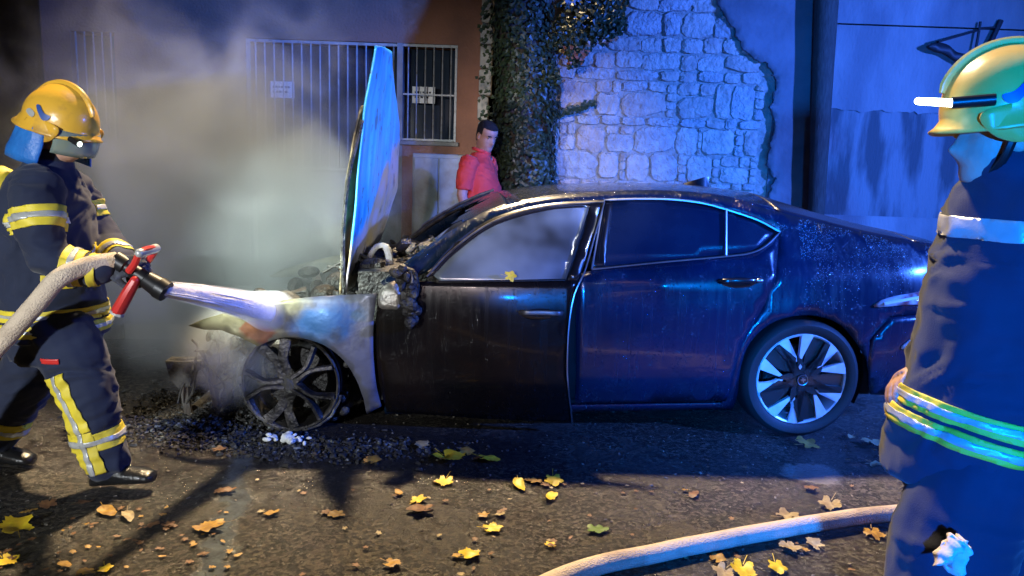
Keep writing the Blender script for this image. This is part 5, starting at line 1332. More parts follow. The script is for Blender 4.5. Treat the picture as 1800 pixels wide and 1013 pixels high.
# ---------------------------------------------------------------- debris round the burnt nose
def chips(name, n, fn, m, label, size):
    v = []; f = []
    for i in range(n):
        x, y, z = fn(); s = size*random.uniform(.3, 1.6); k = len(v)
        R3 = Matrix.Rotation(random.uniform(0, 6.3), 3, 'Z') @ Matrix.Rotation(random.uniform(-.9, .9), 3, 'X')
        dx, dy, dz = s*random.uniform(.4, 1.6), s*random.uniform(.3, 1.1), s*random.uniform(.12, .5)
        for q in ((-1, -1, -1), (1, -1, -1), (.7, 1, -1), (-.8, .8, -1), (-.6, -.5, 1), (.8, -.7, 1), (.3, .7, 1)):
            v.append(R3 @ Vector((q[0]*dx, q[1]*dy, q[2]*dz))+Vector((x, y, z+dz*.8)))
        f += [(k, k+3, k+2, k+1), (k, k+1, k+5, k+4), (k+1, k+2, k+6, k+5), (k+2, k+3, k+6), (k+3, k, k+4, k+6), (k+4, k+5, k+6)]
    o = MB_raw(name, v, f, m, None); tag(o, label, 'debris', kind='stuff'); return o
def pile():
    while True:
        x, y = random.gauss(-1.62, .24), random.gauss(3.95, .28)
        if x < -.95 and y > 3.45: break
    h = .11*math.exp(-((x+1.45)/.28)**2-((y-3.95)/.3)**2)
    return x, y, random.random()*h
M_deb = mat('burnt_debris', (.022, .021, .020), .7, 0, (.20, .22, .22), 26, 5, (.56, .70), .6, 60)
chips('debris', 4200, pile, M_deb, 'heap of burnt plastic and ash chips below the car nose', .010)
chips('debris', 900, lambda: (random.gauss(-.95, .38), random.gauss(3.52, .09), 0), M_deb, 'scattered charred crumbs along the sill of the front door', .010)
M_foam = mat('extinguishing_foam', (.80, .82, .80), .5, 0, (.6, .62, .6), 20, 4, (.4, .6), .6, 50)
b = MB()
for i in range(30):
    a = random.uniform(0, 2*pi); r = abs(random.gauss(0, .06))
    b.ell((-1.095+r*cos(a)*1.2, 3.56+r*sin(a)*.7, .014+random.uniform(0, .03)), (random.uniform(.008, .026), random.uniform(.008, .022), random.uniform(.006, .018)), 9, 6)
o = put('foam_clump', voxel(b, .006, 1), M_foam, None, True, 0); tag(o, 'small white foam clump under the burnt front wheel', 'foam')
# loose grit on the road
M_grit = mat('road_grit', (.10, .09, .075), .8, 0, (.28, .24, .18), 40, 3, (.5, .7))
chips('grit', 1300, lambda: (random.uniform(-2.6, 2.6), 2.25+random.random()**1.3*2.0, .003), M_grit, 'loose grit and crumbs scattered over the road', .0042)
# ---------------------------------------------------------------- fallen leaves
def leaf_mesh(name, seed, kind):
    rnd = random.Random(seed); n = 5 if kind == 'lobed' else 0; pts = []
    if kind == 'lobed':
        K_ = 44; lob = [rnd.uniform(.75, 1.15) for _ in range(8)]
        for i in range(K_):
            a = 2*pi*i/K_; k5 = int(((a+pi/5) % (2*pi))/(2*pi/5)) % 5
            r = (.56+.30*abs(cos(2.5*a))**1.5*lob[k5])*(1.0 if i % 2 else .90)+.05*rnd.uniform(-1, 1)
            if abs(a-pi) < .25: r *= .6
            pts.append((r*cos(a), r*sin(a)*.86))
    else:
        for i in range(24):
            a = 2*pi*i/24; pts.append((cos(a)*.9, sin(a)*.42*(1-.25*cos(a))+rnd.uniform(-.05, .05)))
    cx, cy, cv = rnd.uniform(-.3, .5), rnd.uniform(.3, 1.1), rnd.uniform(.1, .55)
    def fn(x, y):
        z = cv*(x*x*cx+y*y*cy)*.8+.15*noise.noise(Vector((x*2.2+seed, y*2.2, 0)))+.15*noise.noise(Vector((x*1.1, y*1.1+seed, 4)))
        return (x, y, z)
    me = sheet(pts, .2, fn, name)
    # stalk
    bm = bmesh.new(); bm.from_mesh(me)
    s = [bm.verts.new(p) for p in ((-.45, -.02, .02), (-.45, .02, .02), (-1.25, .18, .14), (-1.25, .15, .12))]; bm.faces.new(s)
    zmin = min(v.co.z for v in bm.verts)
    for v in bm.verts: v.co.z -= zmin
    bm.to_mesh(me); bm.free(); me.polygons.foreach_set('use_smooth', [True]*len(me.polygons)); return me
ML = {'yellow': mat('yellow_leaf', (.72, .54, .025), .5, 0, (.60, .40, .02), 3, 5, (.4, .6)), 'ochre': mat('ochre_leaf', (.42, .24, .035), .55, 0, (.28, .15, .03), 3, 5, (.4, .6)),
      'brown': mat('brown_leaf', (.20, .095, .035), .6, 0, (.12, .055, .025), 3, 5, (.4, .6)), 'pale': mat('faded_leaf', (.42, .34, .18), .6, 0, (.28, .21, .11), 3, 5, (.4, .6)), 'green': mat('green_leaf', (.10, .17, .03), .5)}
LM = {}
for cn, mm in ML.items():
    for i in range(4):
        me = leaf_mesh(cn+'_leaf', i*7+3+41*len(cn)+ord(cn[0]), 'lobed' if i < 3 else 'plain'); me.materials.append(mm); LM[cn, i] = me
def leaf(x, y, s, cn, var, label, group=None, z=.007, tilt=.13):
    o = bpy.data.objects.new('fallen_leaf', LM[cn, var]); COL.objects.link(o); o.location = (x, y, z); o.scale = (s, s, s)
    o.rotation_euler = (random.uniform(-tilt, tilt), random.uniform(-tilt, tilt), random.uniform(0, 6.28)); tag(o, label, 'leaf', group); return o
#LEAVES
leaf_spots = [
(-0.275, 3.416, 0.1114, 'yellow', 0, 'large bright yellow leaf cluster lying before the front door of the car', None),
(-0.199, 3.511, 0.0592, 'ochre', 1, 'ochre leaf curled behind the large yellow leaf before the front door', None),
(-0.082, 3.427, 0.0694, 'yellow', 1, 'bright yellow leaf just right of the large yellow leaf', None),
(-0.368, 2.96, 0.0499, 'yellow', 2, 'yellow leaf resting on a brown curled leaf in the middle of the road', None),
(-0.344, 2.866, 0.0774, 'brown', 0, 'big brown curled leaf under the yellow one in the middle of the road', None),
(0.064, 3.138, 0.06, 'yellow', 3, 'narrow yellow leaf left of a pair of yellow leaves', None),
(0.223, 3.2, 0.0684, 'yellow', 1, 'oval yellow leaf, upper one of the pair on mid road', None),
(0.2, 3.032, 0.0546, 'yellow', 3, 'folded yellow leaf, lower one of the pair on mid road', None),
(0.135, 3.193, 0.0503, 'ochre', 2, 'dull ochre leaf between the yellow leaves on mid road', None),
(-0.043, 2.732, 0.0522, 'yellow', 2, 'yellow leaf with folded wings near the bottom middle', None),
(-0.12, 2.522, 0.0567, 'yellow', 0, 'flat yellow leaf lowest in the middle of the picture', None),
(-0.391, 2.441, 0.0467, 'ochre', 1, 'ochre yellow leaf at the bottom edge left of the middle', None),
(-0.272, 3.152, 0.0603, 'yellow', 2, 'crumpled yellow leaf below the large yellow leaf', None),
(-0.936, 2.791, 0.0439, 'ochre', 1, 'orange ochre leaf standing curled beside the water stream', None),
(-0.678, 2.805, 0.0442, 'ochre', 2, 'small ochre leaf between water stream and brown curled leaf', None),
(-1.135, 2.662, 0.0808, 'ochre', 0, 'wide ochre leaf lying in the water stream', None),
(-0.639, 3.363, 0.0605, 'ochre', 1, 'ochre leaf in the wet patch before the burnt wheel', None),
(-0.428, 3.574, 0.0643, 'pale', 2, 'faded leaf close under the front door', None),
(-0.463, 3.025, 0.0374, 'ochre', 3, 'little ochre leaf left of the yellow leaf on mid road', None),
(-1.851, 2.605, 0.0967, 'yellow', 0, 'large yellow leaf at the left edge of the road', None),
(-1.723, 2.376, 0.0534, 'yellow', 2, 'yellow leaf low at the left edge', None),
(-1.363, 2.347, 0.0396, 'yellow', 1, 'small yellow leaf at the bottom left', None),
(-1.417, 2.326, 0.0366, 'ochre', 2, 'curled orange leaf at the bottom left beside a small yellow leaf', None),
(-1.512, 2.363, 0.0372, 'ochre', 3, 'thin orange leaf near the lower left corner', None),
(-1.842, 2.797, 0.0472, 'brown', 1, 'reddish brown leaf below the walking firefighter, leftmost', None),
(-1.712, 2.823, 0.0508, 'brown', 2, 'reddish brown leaf right behind the front boot', None),
(-1.578, 2.757, 0.062, 'ochre', 3, 'twig like ochre leaf below the front boot', None),
(-1.482, 2.725, 0.0521, 'pale', 3, 'faded rolled leaf right of the twig like leaf', None),
(-1.297, 2.668, 0.036, 'brown', 0, 'small pink brown leaf between boot and water stream', None),
(-1.354, 2.659, 0.0389, 'brown', 1, 'dark brown leaf left of the small pink brown leaf', None),
(0.869, 2.481, 0.0698, 'yellow', 0, 'yellow leaf below the ground hose at the bottom edge', None),
(1.004, 2.509, 0.0564, 'yellow', 1, 'bright yellow oval leaf below the ground hose', None),
(0.795, 2.461, 0.0637, 'pale', 2, 'faded greenish leaf at the bottom edge below the hose', None),
(0.801, 2.56, 0.0432, 'ochre', 1, 'ochre leaf touching the lower side of the ground hose', None),
(1.102, 2.664, 0.0659, 'pale', 0, 'faded leaf under the middle of the ground hose', None),
(1.215, 2.694, 0.0515, 'pale', 2, 'faded leaf below the hose near the right firefighter', None),
(1.495, 2.8, 0.063, 'ochre', 2, 'ochre leaf below the hose beside the right firefighter', None),
(1.606, 3.781, 0.0935, 'ochre', 0, 'ochre leaf right in front of the rear tyre', None),
(2.003, 3.802, 0.1112, 'pale', 1, 'wide faded leaf right of the rear tyre', None),
(1.906, 3.92, 0.0529, 'pale', 3, 'small faded leaf in the shadow edge behind the rear tyre', None),
(1.883, 3.537, 0.0676, 'pale', 3, 'thin faded leaf left of the right firefighter', None),
(1.405, 3.217, 0.047, 'brown', 1, 'small upright brown leaf above the ground hose', None),
(1.427, 3.05, 0.0755, 'pale', 2, 'flat faded leaf just above the hose near its right end', None),
(1.193, 2.921, 0.0755, 'pale', 0, 'faded leaf against the upper side of the hose', None),
(0.844, 3.112, 0.0455, 'brown', 3, 'upright brown stalked leaf in the middle right of the road', None),
(0.373, 2.752, 0.0619, 'green', 1, 'dark green leaf on the road above the hose', None),
(0.179, 2.618, 0.0324, 'yellow', 2, 'tiny yellow green leaf left of the dark green leaf', None),
(-1.403, 3.43, 0.0463, 'brown', 2, 'small brown leaf in the ash by the burnt wheel', None),
(-1.189, 2.983, 0.0503, 'brown', 0, 'brown leaf in the upper part of the water stream', None),
(-0.084, 2.84, 0.0351, 'ochre', 1, 'little ochre leaf above the folded wing leaf', None),
(-0.014, 2.855, 0.0321, 'pale', 2, 'little faded leaf beside the little ochre leaf', None),
(-0.339, 3.456, 0.0235, 'brown', 0, 'dull brown leaf scrap lying against a brighter leaf', 'dull leaf scraps beside bright leaves'),
(-0.143, 3.432, 0.0309, 'brown', 1, 'dull brown leaf scrap lying against a brighter leaf', 'dull leaf scraps beside bright leaves'),
(-0.342, 2.878, 0.0289, 'brown', 2, 'dull brown leaf scrap lying against a brighter leaf', 'dull leaf scraps beside bright leaves'),
(0.182, 3.155, 0.0296, 'brown', 2, 'dull brown leaf scrap lying against a brighter leaf', 'dull leaf scraps beside bright leaves'),
(0.104, 3.209, 0.0268, 'ochre', 2, 'dull brown leaf scrap lying against a brighter leaf', 'dull leaf scraps beside bright leaves'),
(-0.168, 2.512, 0.0274, 'ochre', 1, 'dull brown leaf scrap lying against a brighter leaf', 'dull leaf scraps beside bright leaves'),
(-0.312, 3.152, 0.0193, 'ochre', 2, 'dull brown leaf scrap lying against a brighter leaf', 'dull leaf scraps beside bright leaves'),
(-0.725, 2.818, 0.0279, 'brown', 1, 'dull brown leaf scrap lying against a brighter leaf', 'dull leaf scraps beside bright leaves'),
(-0.647, 3.351, 0.024, 'brown', 1, 'dull brown leaf scrap lying against a brighter leaf', 'dull leaf scraps beside bright leaves'),
(-0.473, 2.996, 0.0186, 'brown', 3, 'dull brown leaf scrap lying against a brighter leaf', 'dull leaf scraps beside bright leaves'),
(-1.718, 2.389, 0.0255, 'brown', 2, 'dull brown leaf scrap lying against a brighter leaf', 'dull leaf scraps beside bright leaves'),
(-1.438, 2.314, 0.0189, 'brown', 3, 'dull brown leaf scrap lying against a brighter leaf', 'dull leaf scraps beside bright leaves'),
(-1.869, 2.807, 0.0285, 'brown', 1, 'dull brown leaf scrap lying against a brighter leaf', 'dull leaf scraps beside bright leaves'),
(-1.545, 2.791, 0.0189, 'brown', 2, 'dull brown leaf scrap lying against a brighter leaf', 'dull leaf scraps beside bright leaves'),
(-1.274, 2.661, 0.0213, 'brown', 1, 'dull brown leaf scrap lying against a brighter leaf', 'dull leaf scraps beside bright leaves'),
(0.847, 2.509, 0.023, 'brown', 2, 'dull brown leaf scrap lying against a brighter leaf', 'dull leaf scraps beside bright leaves'),
(0.819, 2.435, 0.0183, 'brown', 2, 'dull brown leaf scrap lying against a brighter leaf', 'dull leaf scraps beside bright leaves'),
(1.16, 2.649, 0.0237, 'ochre', 0, 'dull brown leaf scrap lying against a brighter leaf', 'dull leaf scraps beside bright leaves'),
(1.479, 2.822, 0.0242, 'brown', 2, 'dull brown leaf scrap lying against a brighter leaf', 'dull leaf scraps beside bright leaves'),
(1.945, 3.737, 0.0226, 'brown', 2, 'dull brown leaf scrap lying against a brighter leaf', 'dull leaf scraps beside bright leaves'),
(1.837, 3.571, 0.029, 'brown', 2, 'dull brown leaf scrap lying against a brighter leaf', 'dull leaf scraps beside bright leaves'),
(1.441, 3.057, 0.0209, 'brown', 0, 'dull brown leaf scrap lying against a brighter leaf', 'dull leaf scraps beside bright leaves'),
(0.812, 3.152, 0.0204, 'ochre', 1, 'dull brown leaf scrap lying against a brighter leaf', 'dull leaf scraps beside bright leaves'),
(0.186, 2.615, 0.0262, 'brown', 0, 'dull brown leaf scrap lying against a brighter leaf', 'dull leaf scraps beside bright leaves'),
(-1.225, 2.977, 0.0288, 'brown', 1, 'dull brown leaf scrap lying against a brighter leaf', 'dull leaf scraps beside bright leaves'),
(-0.016, 2.876, 0.0237, 'brown', 1, 'dull brown leaf scrap lying against a brighter leaf', 'dull leaf scraps beside bright leaves'),
(-1.578, 2.658, 0.0189, 'brown', 3, 'tiny dry leaf scrap among the litter at the lower left', 'tiny dry leaf scrap among the litter at the lower left'),
(-1.868, 2.758, 0.0125, 'ochre', 1, 'tiny dry leaf scrap among the litter at the lower left', 'tiny dry leaf scrap among the litter at the lower left'),
(-1.211, 2.593, 0.0126, 'brown', 0, 'tiny dry leaf scrap among the litter at the lower left', 'tiny dry leaf scrap among the litter at the lower left'),
(-1.124, 2.655, 0.0112, 'ochre', 3, 'tiny dry leaf scrap among the litter at the lower left', 'tiny dry leaf scrap among the litter at the lower left'),
(-0.991, 2.49, 0.0187, 'ochre', 0, 'tiny dry leaf scrap among the litter at the lower left', 'tiny dry leaf scrap among the litter at the lower left'),
(-1.557, 2.748, 0.0121, 'ochre', 1, 'tiny dry leaf scrap among the litter at the lower left', 'tiny dry leaf scrap among the litter at the lower left'),
(-1.538, 2.451, 0.018, 'ochre', 2, 'tiny dry leaf scrap among the litter at the lower left', 'tiny dry leaf scrap among the litter at the lower left'),
(-1.148, 2.541, 0.0165, 'ochre', 2, 'tiny dry leaf scrap among the litter at the lower left', 'tiny dry leaf scrap among the litter at the lower left'),
(-1.611, 2.578, 0.015, 'brown', 1, 'tiny dry leaf scrap among the litter at the lower left', 'tiny dry leaf scrap among the litter at the lower left'),
(-1.715, 2.329, 0.0113, 'brown', 0, 'tiny dry leaf scrap among the litter at the lower left', 'tiny dry leaf scrap among the litter at the lower left'),
(-1.067, 2.468, 0.0146, 'brown', 3, 'tiny dry leaf scrap among the litter at the lower left', 'tiny dry leaf scrap among the litter at the lower left'),
(-1.11, 2.709, 0.01, 'brown', 0, 'tiny dry leaf scrap among the litter at the lower left', 'tiny dry leaf scrap among the litter at the lower left'),
(-1.4, 2.666, 0.014, 'brown', 1, 'tiny dry leaf scrap among the litter at the lower left', 'tiny dry leaf scrap among the litter at the lower left'),
(-1.301, 2.365, 0.012, 'ochre', 2, 'tiny dry leaf scrap among the litter at the lower left', 'tiny dry leaf scrap among the litter at the lower left'),
(-1.137, 2.524, 0.0178, 'ochre', 3, 'tiny dry leaf scrap among the litter at the lower left', 'tiny dry leaf scrap among the litter at the lower left'),
(-2.022, 2.747, 0.0159, 'brown', 2, 'tiny dry leaf scrap among the litter at the lower left', 'tiny dry leaf scrap among the litter at the lower left'),
(-1.434, 2.731, 0.0136, 'ochre', 0, 'tiny dry leaf scrap among the litter at the lower left', 'tiny dry leaf scrap among the litter at the lower left'),
(-1.662, 2.598, 0.0107, 'ochre', 3, 'tiny dry leaf scrap among the litter at the lower left', 'tiny dry leaf scrap among the litter at the lower left'),
(-1.465, 2.395, 0.0131, 'brown', 3, 'tiny dry leaf scrap among the litter at the lower left', 'tiny dry leaf scrap among the litter at the lower left'),
(-1.138, 2.608, 0.0108, 'ochre', 2, 'tiny dry leaf scrap among the litter at the lower left', 'tiny dry leaf scrap among the litter at the lower left'),
(-1.442, 2.568, 0.0186, 'brown', 0, 'tiny dry leaf scrap among the litter at the lower left', 'tiny dry leaf scrap among the litter at the lower left'),
(-1.222, 2.342, 0.0164, 'brown', 3, 'tiny dry leaf scrap among the litter at the lower left', 'tiny dry leaf scrap among the litter at the lower left'),
(-1.755, 2.484, 0.0137, 'brown', 1, 'tiny dry leaf scrap among the litter at the lower left', 'tiny dry leaf scrap among the litter at the lower left'),
(-1.292, 2.636, 0.0186, 'brown', 0, 'tiny dry leaf scrap among the litter at the lower left', 'tiny dry leaf scrap among the litter at the lower left'),
(-1.372, 2.815, 0.0131, 'ochre', 0, 'tiny dry leaf scrap among the litter at the lower left', 'tiny dry leaf scrap among the litter at the lower left'),
(-1.393, 2.433, 0.0148, 'brown', 1, 'tiny dry leaf scrap among the litter at the lower left', 'tiny dry leaf scrap among the litter at the lower left'),
(-1.574, 2.633, 0.0123, 'brown', 0, 'tiny dry leaf scrap among the litter at the lower left', 'tiny dry leaf scrap among the litter at the lower left'),
(-1.253, 2.493, 0.0131, 'brown', 2, 'tiny dry leaf scrap among the litter at the lower left', 'tiny dry leaf scrap among the litter at the lower left'),
(-1.042, 2.559, 0.0144, 'ochre', 3, 'tiny dry leaf scrap among the litter at the lower left', 'tiny dry leaf scrap among the litter at the lower left'),
(-1.605, 2.654, 0.016, 'ochre', 2, 'tiny dry leaf scrap among the litter at the lower left', 'tiny dry leaf scrap among the litter at the lower left'),
(-1.903, 2.728, 0.0114, 'ochre', 1, 'tiny dry leaf scrap among the litter at the lower left', 'tiny dry leaf scrap among the litter at the lower left'),
(-1.507, 2.324, 0.012, 'brown', 0, 'tiny dry leaf scrap among the litter at the lower left', 'tiny dry leaf scrap among the litter at the lower left'),
(-1.763, 2.441, 0.019, 'brown', 2, 'tiny dry leaf scrap among the litter at the lower left', 'tiny dry leaf scrap among the litter at the lower left'),
(-1.65, 2.624, 0.0102, 'brown', 0, 'tiny dry leaf scrap among the litter at the lower left', 'tiny dry leaf scrap among the litter at the lower left'),
(-1.103, 2.41, 0.0195, 'brown', 1, 'tiny dry leaf scrap among the litter at the lower left', 'tiny dry leaf scrap among the litter at the lower left'),
(-1.362, 2.542, 0.0157, 'brown', 0, 'tiny dry leaf scrap among the litter at the lower left', 'tiny dry leaf scrap among the litter at the lower left'),
(-1.733, 2.525, 0.0189, 'brown', 2, 'tiny dry leaf scrap among the litter at the lower left', 'tiny dry leaf scrap among the litter at the lower left'),
(-1.082, 2.467, 0.0188, 'brown', 3, 'tiny dry leaf scrap among the litter at the lower left', 'tiny dry leaf scrap among the litter at the lower left'),
(-1.3, 2.644, 0.0123, 'brown', 3, 'tiny dry leaf scrap among the litter at the lower left', 'tiny dry leaf scrap among the litter at the lower left'),
(-1.098, 2.61, 0.014, 'brown', 2, 'tiny dry leaf scrap among the litter at the lower left', 'tiny dry leaf scrap among the litter at the lower left'),
(-1.468, 2.489, 0.0125, 'ochre', 3, 'tiny dry leaf scrap among the litter at the lower left', 'tiny dry leaf scrap among the litter at the lower left'),
(-1.237, 2.492, 0.0136, 'brown', 0, 'tiny dry leaf scrap among the litter at the lower left', 'tiny dry leaf scrap among the litter at the lower left'),
(-1.887, 2.738, 0.0197, 'ochre', 2, 'tiny dry leaf scrap among the litter at the lower left', 'tiny dry leaf scrap among the litter at the lower left'),
(-1.391, 2.636, 0.0109, 'brown', 3, 'tiny dry leaf scrap among the litter at the lower left', 'tiny dry leaf scrap among the litter at the lower left'),
(-1.561, 2.326, 0.0189, 'brown', 1, 'tiny dry leaf scrap among the litter at the lower left', 'tiny dry leaf scrap among the litter at the lower left'),
(-1.147, 2.793, 0.0113, 'brown', 1, 'tiny dry leaf scrap among the litter at the lower left', 'tiny dry leaf scrap among the litter at the lower left'),
(-1.505, 2.489, 0.0162, 'ochre', 2, 'tiny dry leaf scrap among the litter at the lower left', 'tiny dry leaf scrap among the litter at the lower left'),
(-1.949, 2.632, 0.0175, 'brown', 0, 'tiny dry leaf scrap among the litter at the lower left', 'tiny dry leaf scrap among the litter at the lower left'),
(-1.119, 2.788, 0.0127, 'ochre', 2, 'tiny dry leaf scrap among the litter at the lower left', 'tiny dry leaf scrap among the litter at the lower left'),
(-1.307, 2.479, 0.0117, 'brown', 3, 'tiny dry leaf scrap among the litter at the lower left', 'tiny dry leaf scrap among the litter at the lower left'),
(-0.961, 2.387, 0.0172, 'ochre', 2, 'tiny dry leaf scrap among the litter at the lower left', 'tiny dry leaf scrap among the litter at the lower left'),
(-1.213, 2.441, 0.0155, 'ochre', 3, 'tiny dry leaf scrap among the litter at the lower left', 'tiny dry leaf scrap among the litter at the lower left'),
(-1.64, 2.358, 0.0148, 'brown', 3, 'tiny dry leaf scrap among the litter at the lower left', 'tiny dry leaf scrap among the litter at the lower left'),
(-1.62, 2.345, 0.0126, 'brown', 2, 'tiny dry leaf scrap among the litter at the lower left', 'tiny dry leaf scrap among the litter at the lower left'),
(-1.148, 2.645, 0.0139, 'brown', 0, 'tiny dry leaf scrap among the litter at the lower left', 'tiny dry leaf scrap among the litter at the lower left'),
(-1.582, 2.439, 0.013, 'brown', 0, 'tiny dry leaf scrap among the litter at the lower left', 'tiny dry leaf scrap among the litter at the lower left'),
(-1.637, 2.356, 0.0182, 'brown', 1, 'tiny dry leaf scrap among the litter at the lower left', 'tiny dry leaf scrap among the litter at the lower left'),
(-1.394, 2.55, 0.0172, 'brown', 3, 'tiny dry leaf scrap among the litter at the lower left', 'tiny dry leaf scrap among the litter at the lower left'),
(-0.952, 2.467, 0.0192, 'ochre', 3, 'tiny dry leaf scrap among the litter at the lower left', 'tiny dry leaf scrap among the litter at the lower left'),
(-1.681, 2.693, 0.0153, 'brown', 0, 'tiny dry leaf scrap among the litter at the lower left', 'tiny dry leaf scrap among the litter at the lower left'),
(-1.359, 2.35, 0.0136, 'ochre', 3, 'tiny dry leaf scrap among the litter at the lower left', 'tiny dry leaf scrap among the litter at the lower left'),
(-1.471, 2.788, 0.0163, 'brown', 2, 'tiny dry leaf scrap among the litter at the lower left', 'tiny dry leaf scrap among the litter at the lower left'),
(-1.186, 2.564, 0.0183, 'brown', 1, 'tiny dry leaf scrap among the litter at the lower left', 'tiny dry leaf scrap among the litter at the lower left'),
(-1.011, 2.382, 0.0166, 'ochre', 0, 'tiny dry leaf scrap among the litter at the lower left', 'tiny dry leaf scrap among the litter at the lower left'),
(-1.336, 2.528, 0.0199, 'brown', 0, 'tiny dry leaf scrap among the litter at the lower left', 'tiny dry leaf scrap among the litter at the lower left'),
(-1.876, 2.753, 0.0152, 'ochre', 1, 'tiny dry leaf scrap among the litter at the lower left', 'tiny dry leaf scrap among the litter at the lower left'),
(-1.786, 2.425, 0.0134, 'ochre', 1, 'tiny dry leaf scrap among the litter at the lower left', 'tiny dry leaf scrap among the litter at the lower left'),
(-1.356, 2.749, 0.0198, 'ochre', 0, 'tiny dry leaf scrap among the litter at the lower left', 'tiny dry leaf scrap among the litter at the lower left'),
(-1.908, 2.646, 0.0127, 'brown', 0, 'tiny dry leaf scrap among the litter at the lower left', 'tiny dry leaf scrap among the litter at the lower left'),
(-1.804, 2.413, 0.0121, 'brown', 2, 'tiny dry leaf scrap among the litter at the lower left', 'tiny dry leaf scrap among the litter at the lower left'),
(0.024, 2.998, 0.0139, 'pale', 3, 'tiny dry leaf scrap in the middle foreground', 'tiny dry leaf scrap in the middle foreground'),
(-0.984, 2.805, 0.0197, 'pale', 2, 'tiny dry leaf scrap in the middle foreground', 'tiny dry leaf scrap in the middle foreground'),
(-0.326, 2.986, 0.0121, 'pale', 3, 'tiny dry leaf scrap in the middle foreground', 'tiny dry leaf scrap in the middle foreground'),
(-0.662, 3.033, 0.0148, 'brown', 2, 'tiny dry leaf scrap in the middle foreground', 'tiny dry leaf scrap in the middle foreground'),
(-0.519, 2.426, 0.0195, 'brown', 2, 'tiny dry leaf scrap in the middle foreground', 'tiny dry leaf scrap in the middle foreground'),
(-0.069, 3.086, 0.0128, 'brown', 0, 'tiny dry leaf scrap in the middle foreground', 'tiny dry leaf scrap in the middle foreground'),
(-0.482, 2.665, 0.0168, 'pale', 1, 'tiny dry leaf scrap in the middle foreground', 'tiny dry leaf scrap in the middle foreground'),
(-0.251, 2.961, 0.0194, 'brown', 0, 'tiny dry leaf scrap in the middle foreground', 'tiny dry leaf scrap in the middle foreground'),
(-0.102, 2.435, 0.0125, 'brown', 3, 'tiny dry leaf scrap in the middle foreground', 'tiny dry leaf scrap in the middle foreground'),
(-0.037, 2.665, 0.0101, 'pale', 1, 'tiny dry leaf scrap in the middle foreground', 'tiny dry leaf scrap in the middle foreground'),
(-0.864, 2.985, 0.0184, 'brown', 2, 'tiny dry leaf scrap in the middle foreground', 'tiny dry leaf scrap in the middle foreground'),
(-0.619, 2.691, 0.0166, 'pale', 0, 'tiny dry leaf scrap in the middle foreground', 'tiny dry leaf scrap in the middle foreground'),
(-0.143, 2.391, 0.019, 'pale', 0, 'tiny dry leaf scrap in the middle foreground', 'tiny dry leaf scrap in the middle foreground'),
(-0.043, 2.539, 0.0168, 'brown', 0, 'tiny dry leaf scrap in the middle foreground', 'tiny dry leaf scrap in the middle foreground'),
(-0.247, 2.662, 0.0174, 'pale', 2, 'tiny dry leaf scrap in the middle foreground', 'tiny dry leaf scrap in the middle foreground'),
(0.269, 3.168, 0.0176, 'brown', 0, 'tiny dry leaf scrap in the middle foreground', 'tiny dry leaf scrap in the middle foreground'),
(0.193, 2.649, 0.0198, 'brown', 2, 'tiny dry leaf scrap in the middle foreground', 'tiny dry leaf scrap in the middle foreground'),
(-0.109, 2.641, 0.0184, 'brown', 1, 'tiny dry leaf scrap in the middle foreground', 'tiny dry leaf scrap in the middle foreground'),
(0.001, 2.9, 0.016, 'brown', 2, 'tiny dry leaf scrap in the middle foreground', 'tiny dry leaf scrap in the middle foreground'),
(-0.509, 2.552, 0.0184, 'brown', 1, 'tiny dry leaf scrap in the middle foreground', 'tiny dry leaf scrap in the middle foreground'),
(-0.89, 3.009, 0.0124, 'pale', 1, 'tiny dry leaf scrap in the middle foreground', 'tiny dry leaf scrap in the middle foreground'),
(0.178, 2.653, 0.0138, 'pale', 0, 'tiny dry leaf scrap in the middle foreground', 'tiny dry leaf scrap in the middle foreground'),
(0.207, 3.13, 0.0135, 'pale', 1, 'tiny dry leaf scrap in the middle foreground', 'tiny dry leaf scrap in the middle foreground'),
(-1.104, 3.105, 0.013, 'pale', 2, 'tiny dry leaf scrap in the middle foreground', 'tiny dry leaf scrap in the middle foreground'),
(0.184, 2.813, 0.0104, 'brown', 3, 'tiny dry leaf scrap in the middle foreground', 'tiny dry leaf scrap in the middle foreground'),
(-0.688, 2.354, 0.0162, 'brown', 2, 'tiny dry leaf scrap in the middle foreground', 'tiny dry leaf scrap in the middle foreground'),
(0.262, 2.682, 0.0145, 'brown', 3, 'tiny dry leaf scrap on the road at the lower right', 'tiny dry leaf scrap on the road at the lower right'),
(0.587, 3.123, 0.016, 'brown', 0, 'tiny dry leaf scrap on the road at the lower right', 'tiny dry leaf scrap on the road at the lower right'),
(0.793, 2.468, 0.0153, 'brown', 1, 'tiny dry leaf scrap on the road at the lower right', 'tiny dry leaf scrap on the road at the lower right'),
(1.05, 2.841, 0.0172, 'brown', 3, 'tiny dry leaf scrap on the road at the lower right', 'tiny dry leaf scrap on the road at the lower right'),
(0.78, 2.62, 0.0114, 'brown', 1, 'tiny dry leaf scrap on the road at the lower right', 'tiny dry leaf scrap on the road at the lower right'),
(0.555, 3.179, 0.0144, 'pale', 2, 'tiny dry leaf scrap on the road at the lower right', 'tiny dry leaf scrap on the road at the lower right'),
(0.525, 3.098, 0.0168, 'brown', 2, 'tiny dry leaf scrap on the road at the lower right', 'tiny dry leaf scrap on the road at the lower right'),
(0.654, 3.122, 0.0154, 'brown', 1, 'tiny dry leaf scrap on the road at the lower right', 'tiny dry leaf scrap on the road at the lower right'),
(0.68, 2.556, 0.012, 'pale', 0, 'tiny dry leaf scrap on the road at the lower right', 'tiny dry leaf scrap on the road at the lower right'),
(0.354, 2.76, 0.012, 'brown', 1, 'tiny dry leaf scrap on the road at the lower right', 'tiny dry leaf scrap on the road at the lower right'),
(1.169, 3.44, 0.0184, 'brown', 2, 'tiny dry leaf scrap on the road at the lower right', 'tiny dry leaf scrap on the road at the lower right'),
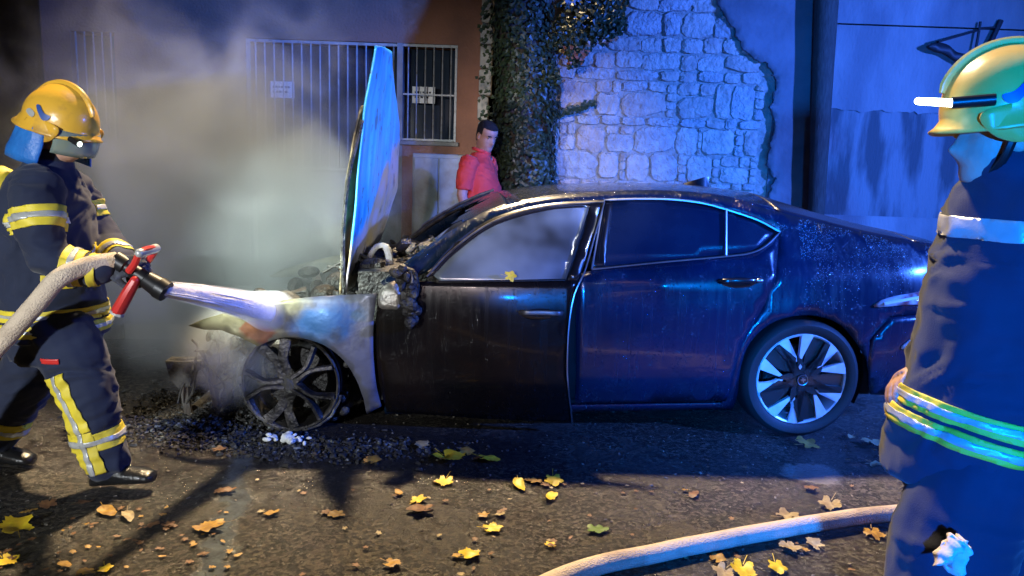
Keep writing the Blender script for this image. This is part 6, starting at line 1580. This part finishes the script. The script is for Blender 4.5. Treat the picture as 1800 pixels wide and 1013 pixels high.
(1.737, 3.584, 0.0194, 'brown', 1, 'tiny dry leaf scrap on the road at the lower right', 'tiny dry leaf scrap on the road at the lower right'),
(1.101, 3.255, 0.0106, 'pale', 2, 'tiny dry leaf scrap on the road at the lower right', 'tiny dry leaf scrap on the road at the lower right'),
(0.556, 2.946, 0.0128, 'brown', 0, 'tiny dry leaf scrap on the road at the lower right', 'tiny dry leaf scrap on the road at the lower right'),
(1.616, 3.263, 0.0142, 'brown', 2, 'tiny dry leaf scrap on the road at the lower right', 'tiny dry leaf scrap on the road at the lower right'),
(0.88, 2.578, 0.0184, 'brown', 1, 'tiny dry leaf scrap on the road at the lower right', 'tiny dry leaf scrap on the road at the lower right'),
(1.005, 3.52, 0.0142, 'brown', 2, 'tiny dry leaf scrap on the road at the lower right', 'tiny dry leaf scrap on the road at the lower right'),
(0.507, 2.72, 0.012, 'brown', 1, 'tiny dry leaf scrap on the road at the lower right', 'tiny dry leaf scrap on the road at the lower right'),
(1.147, 2.697, 0.0108, 'brown', 0, 'tiny dry leaf scrap on the road at the lower right', 'tiny dry leaf scrap on the road at the lower right'),
(1.28, 2.515, 0.0152, 'brown', 3, 'tiny dry leaf scrap on the road at the lower right', 'tiny dry leaf scrap on the road at the lower right'),
(0.354, 2.872, 0.0134, 'brown', 1, 'tiny dry leaf scrap on the road at the lower right', 'tiny dry leaf scrap on the road at the lower right'),
(0.947, 2.888, 0.0169, 'brown', 1, 'tiny dry leaf scrap on the road at the lower right', 'tiny dry leaf scrap on the road at the lower right'),
(0.987, 3.431, 0.011, 'brown', 2, 'tiny dry leaf scrap on the road at the lower right', 'tiny dry leaf scrap on the road at the lower right'),
(0.914, 2.762, 0.0113, 'brown', 0, 'tiny dry leaf scrap on the road at the lower right', 'tiny dry leaf scrap on the road at the lower right'),
(1.015, 2.813, 0.016, 'brown', 1, 'tiny dry leaf scrap on the road at the lower right', 'tiny dry leaf scrap on the road at the lower right'),
(0.352, 3.18, 0.0164, 'pale', 2, 'tiny dry leaf scrap on the road at the lower right', 'tiny dry leaf scrap on the road at the lower right')]
for x, y, s, cn, var, label, group in leaf_spots: leaf(x, y, s, cn, var, label, group)
# leaf caught on the front window sill of the car
lf = leaf(0, 0, .042, 'yellow', 1, 'small yellow leaf stuck to the front side window of the car')
_wp = car.matrix_basis @ Vector((1.605, -(vdoor(1.605, .905)-.012), .905)); lf.location = _wp; lf.rotation_euler = (radians(80), 0, radians(5))
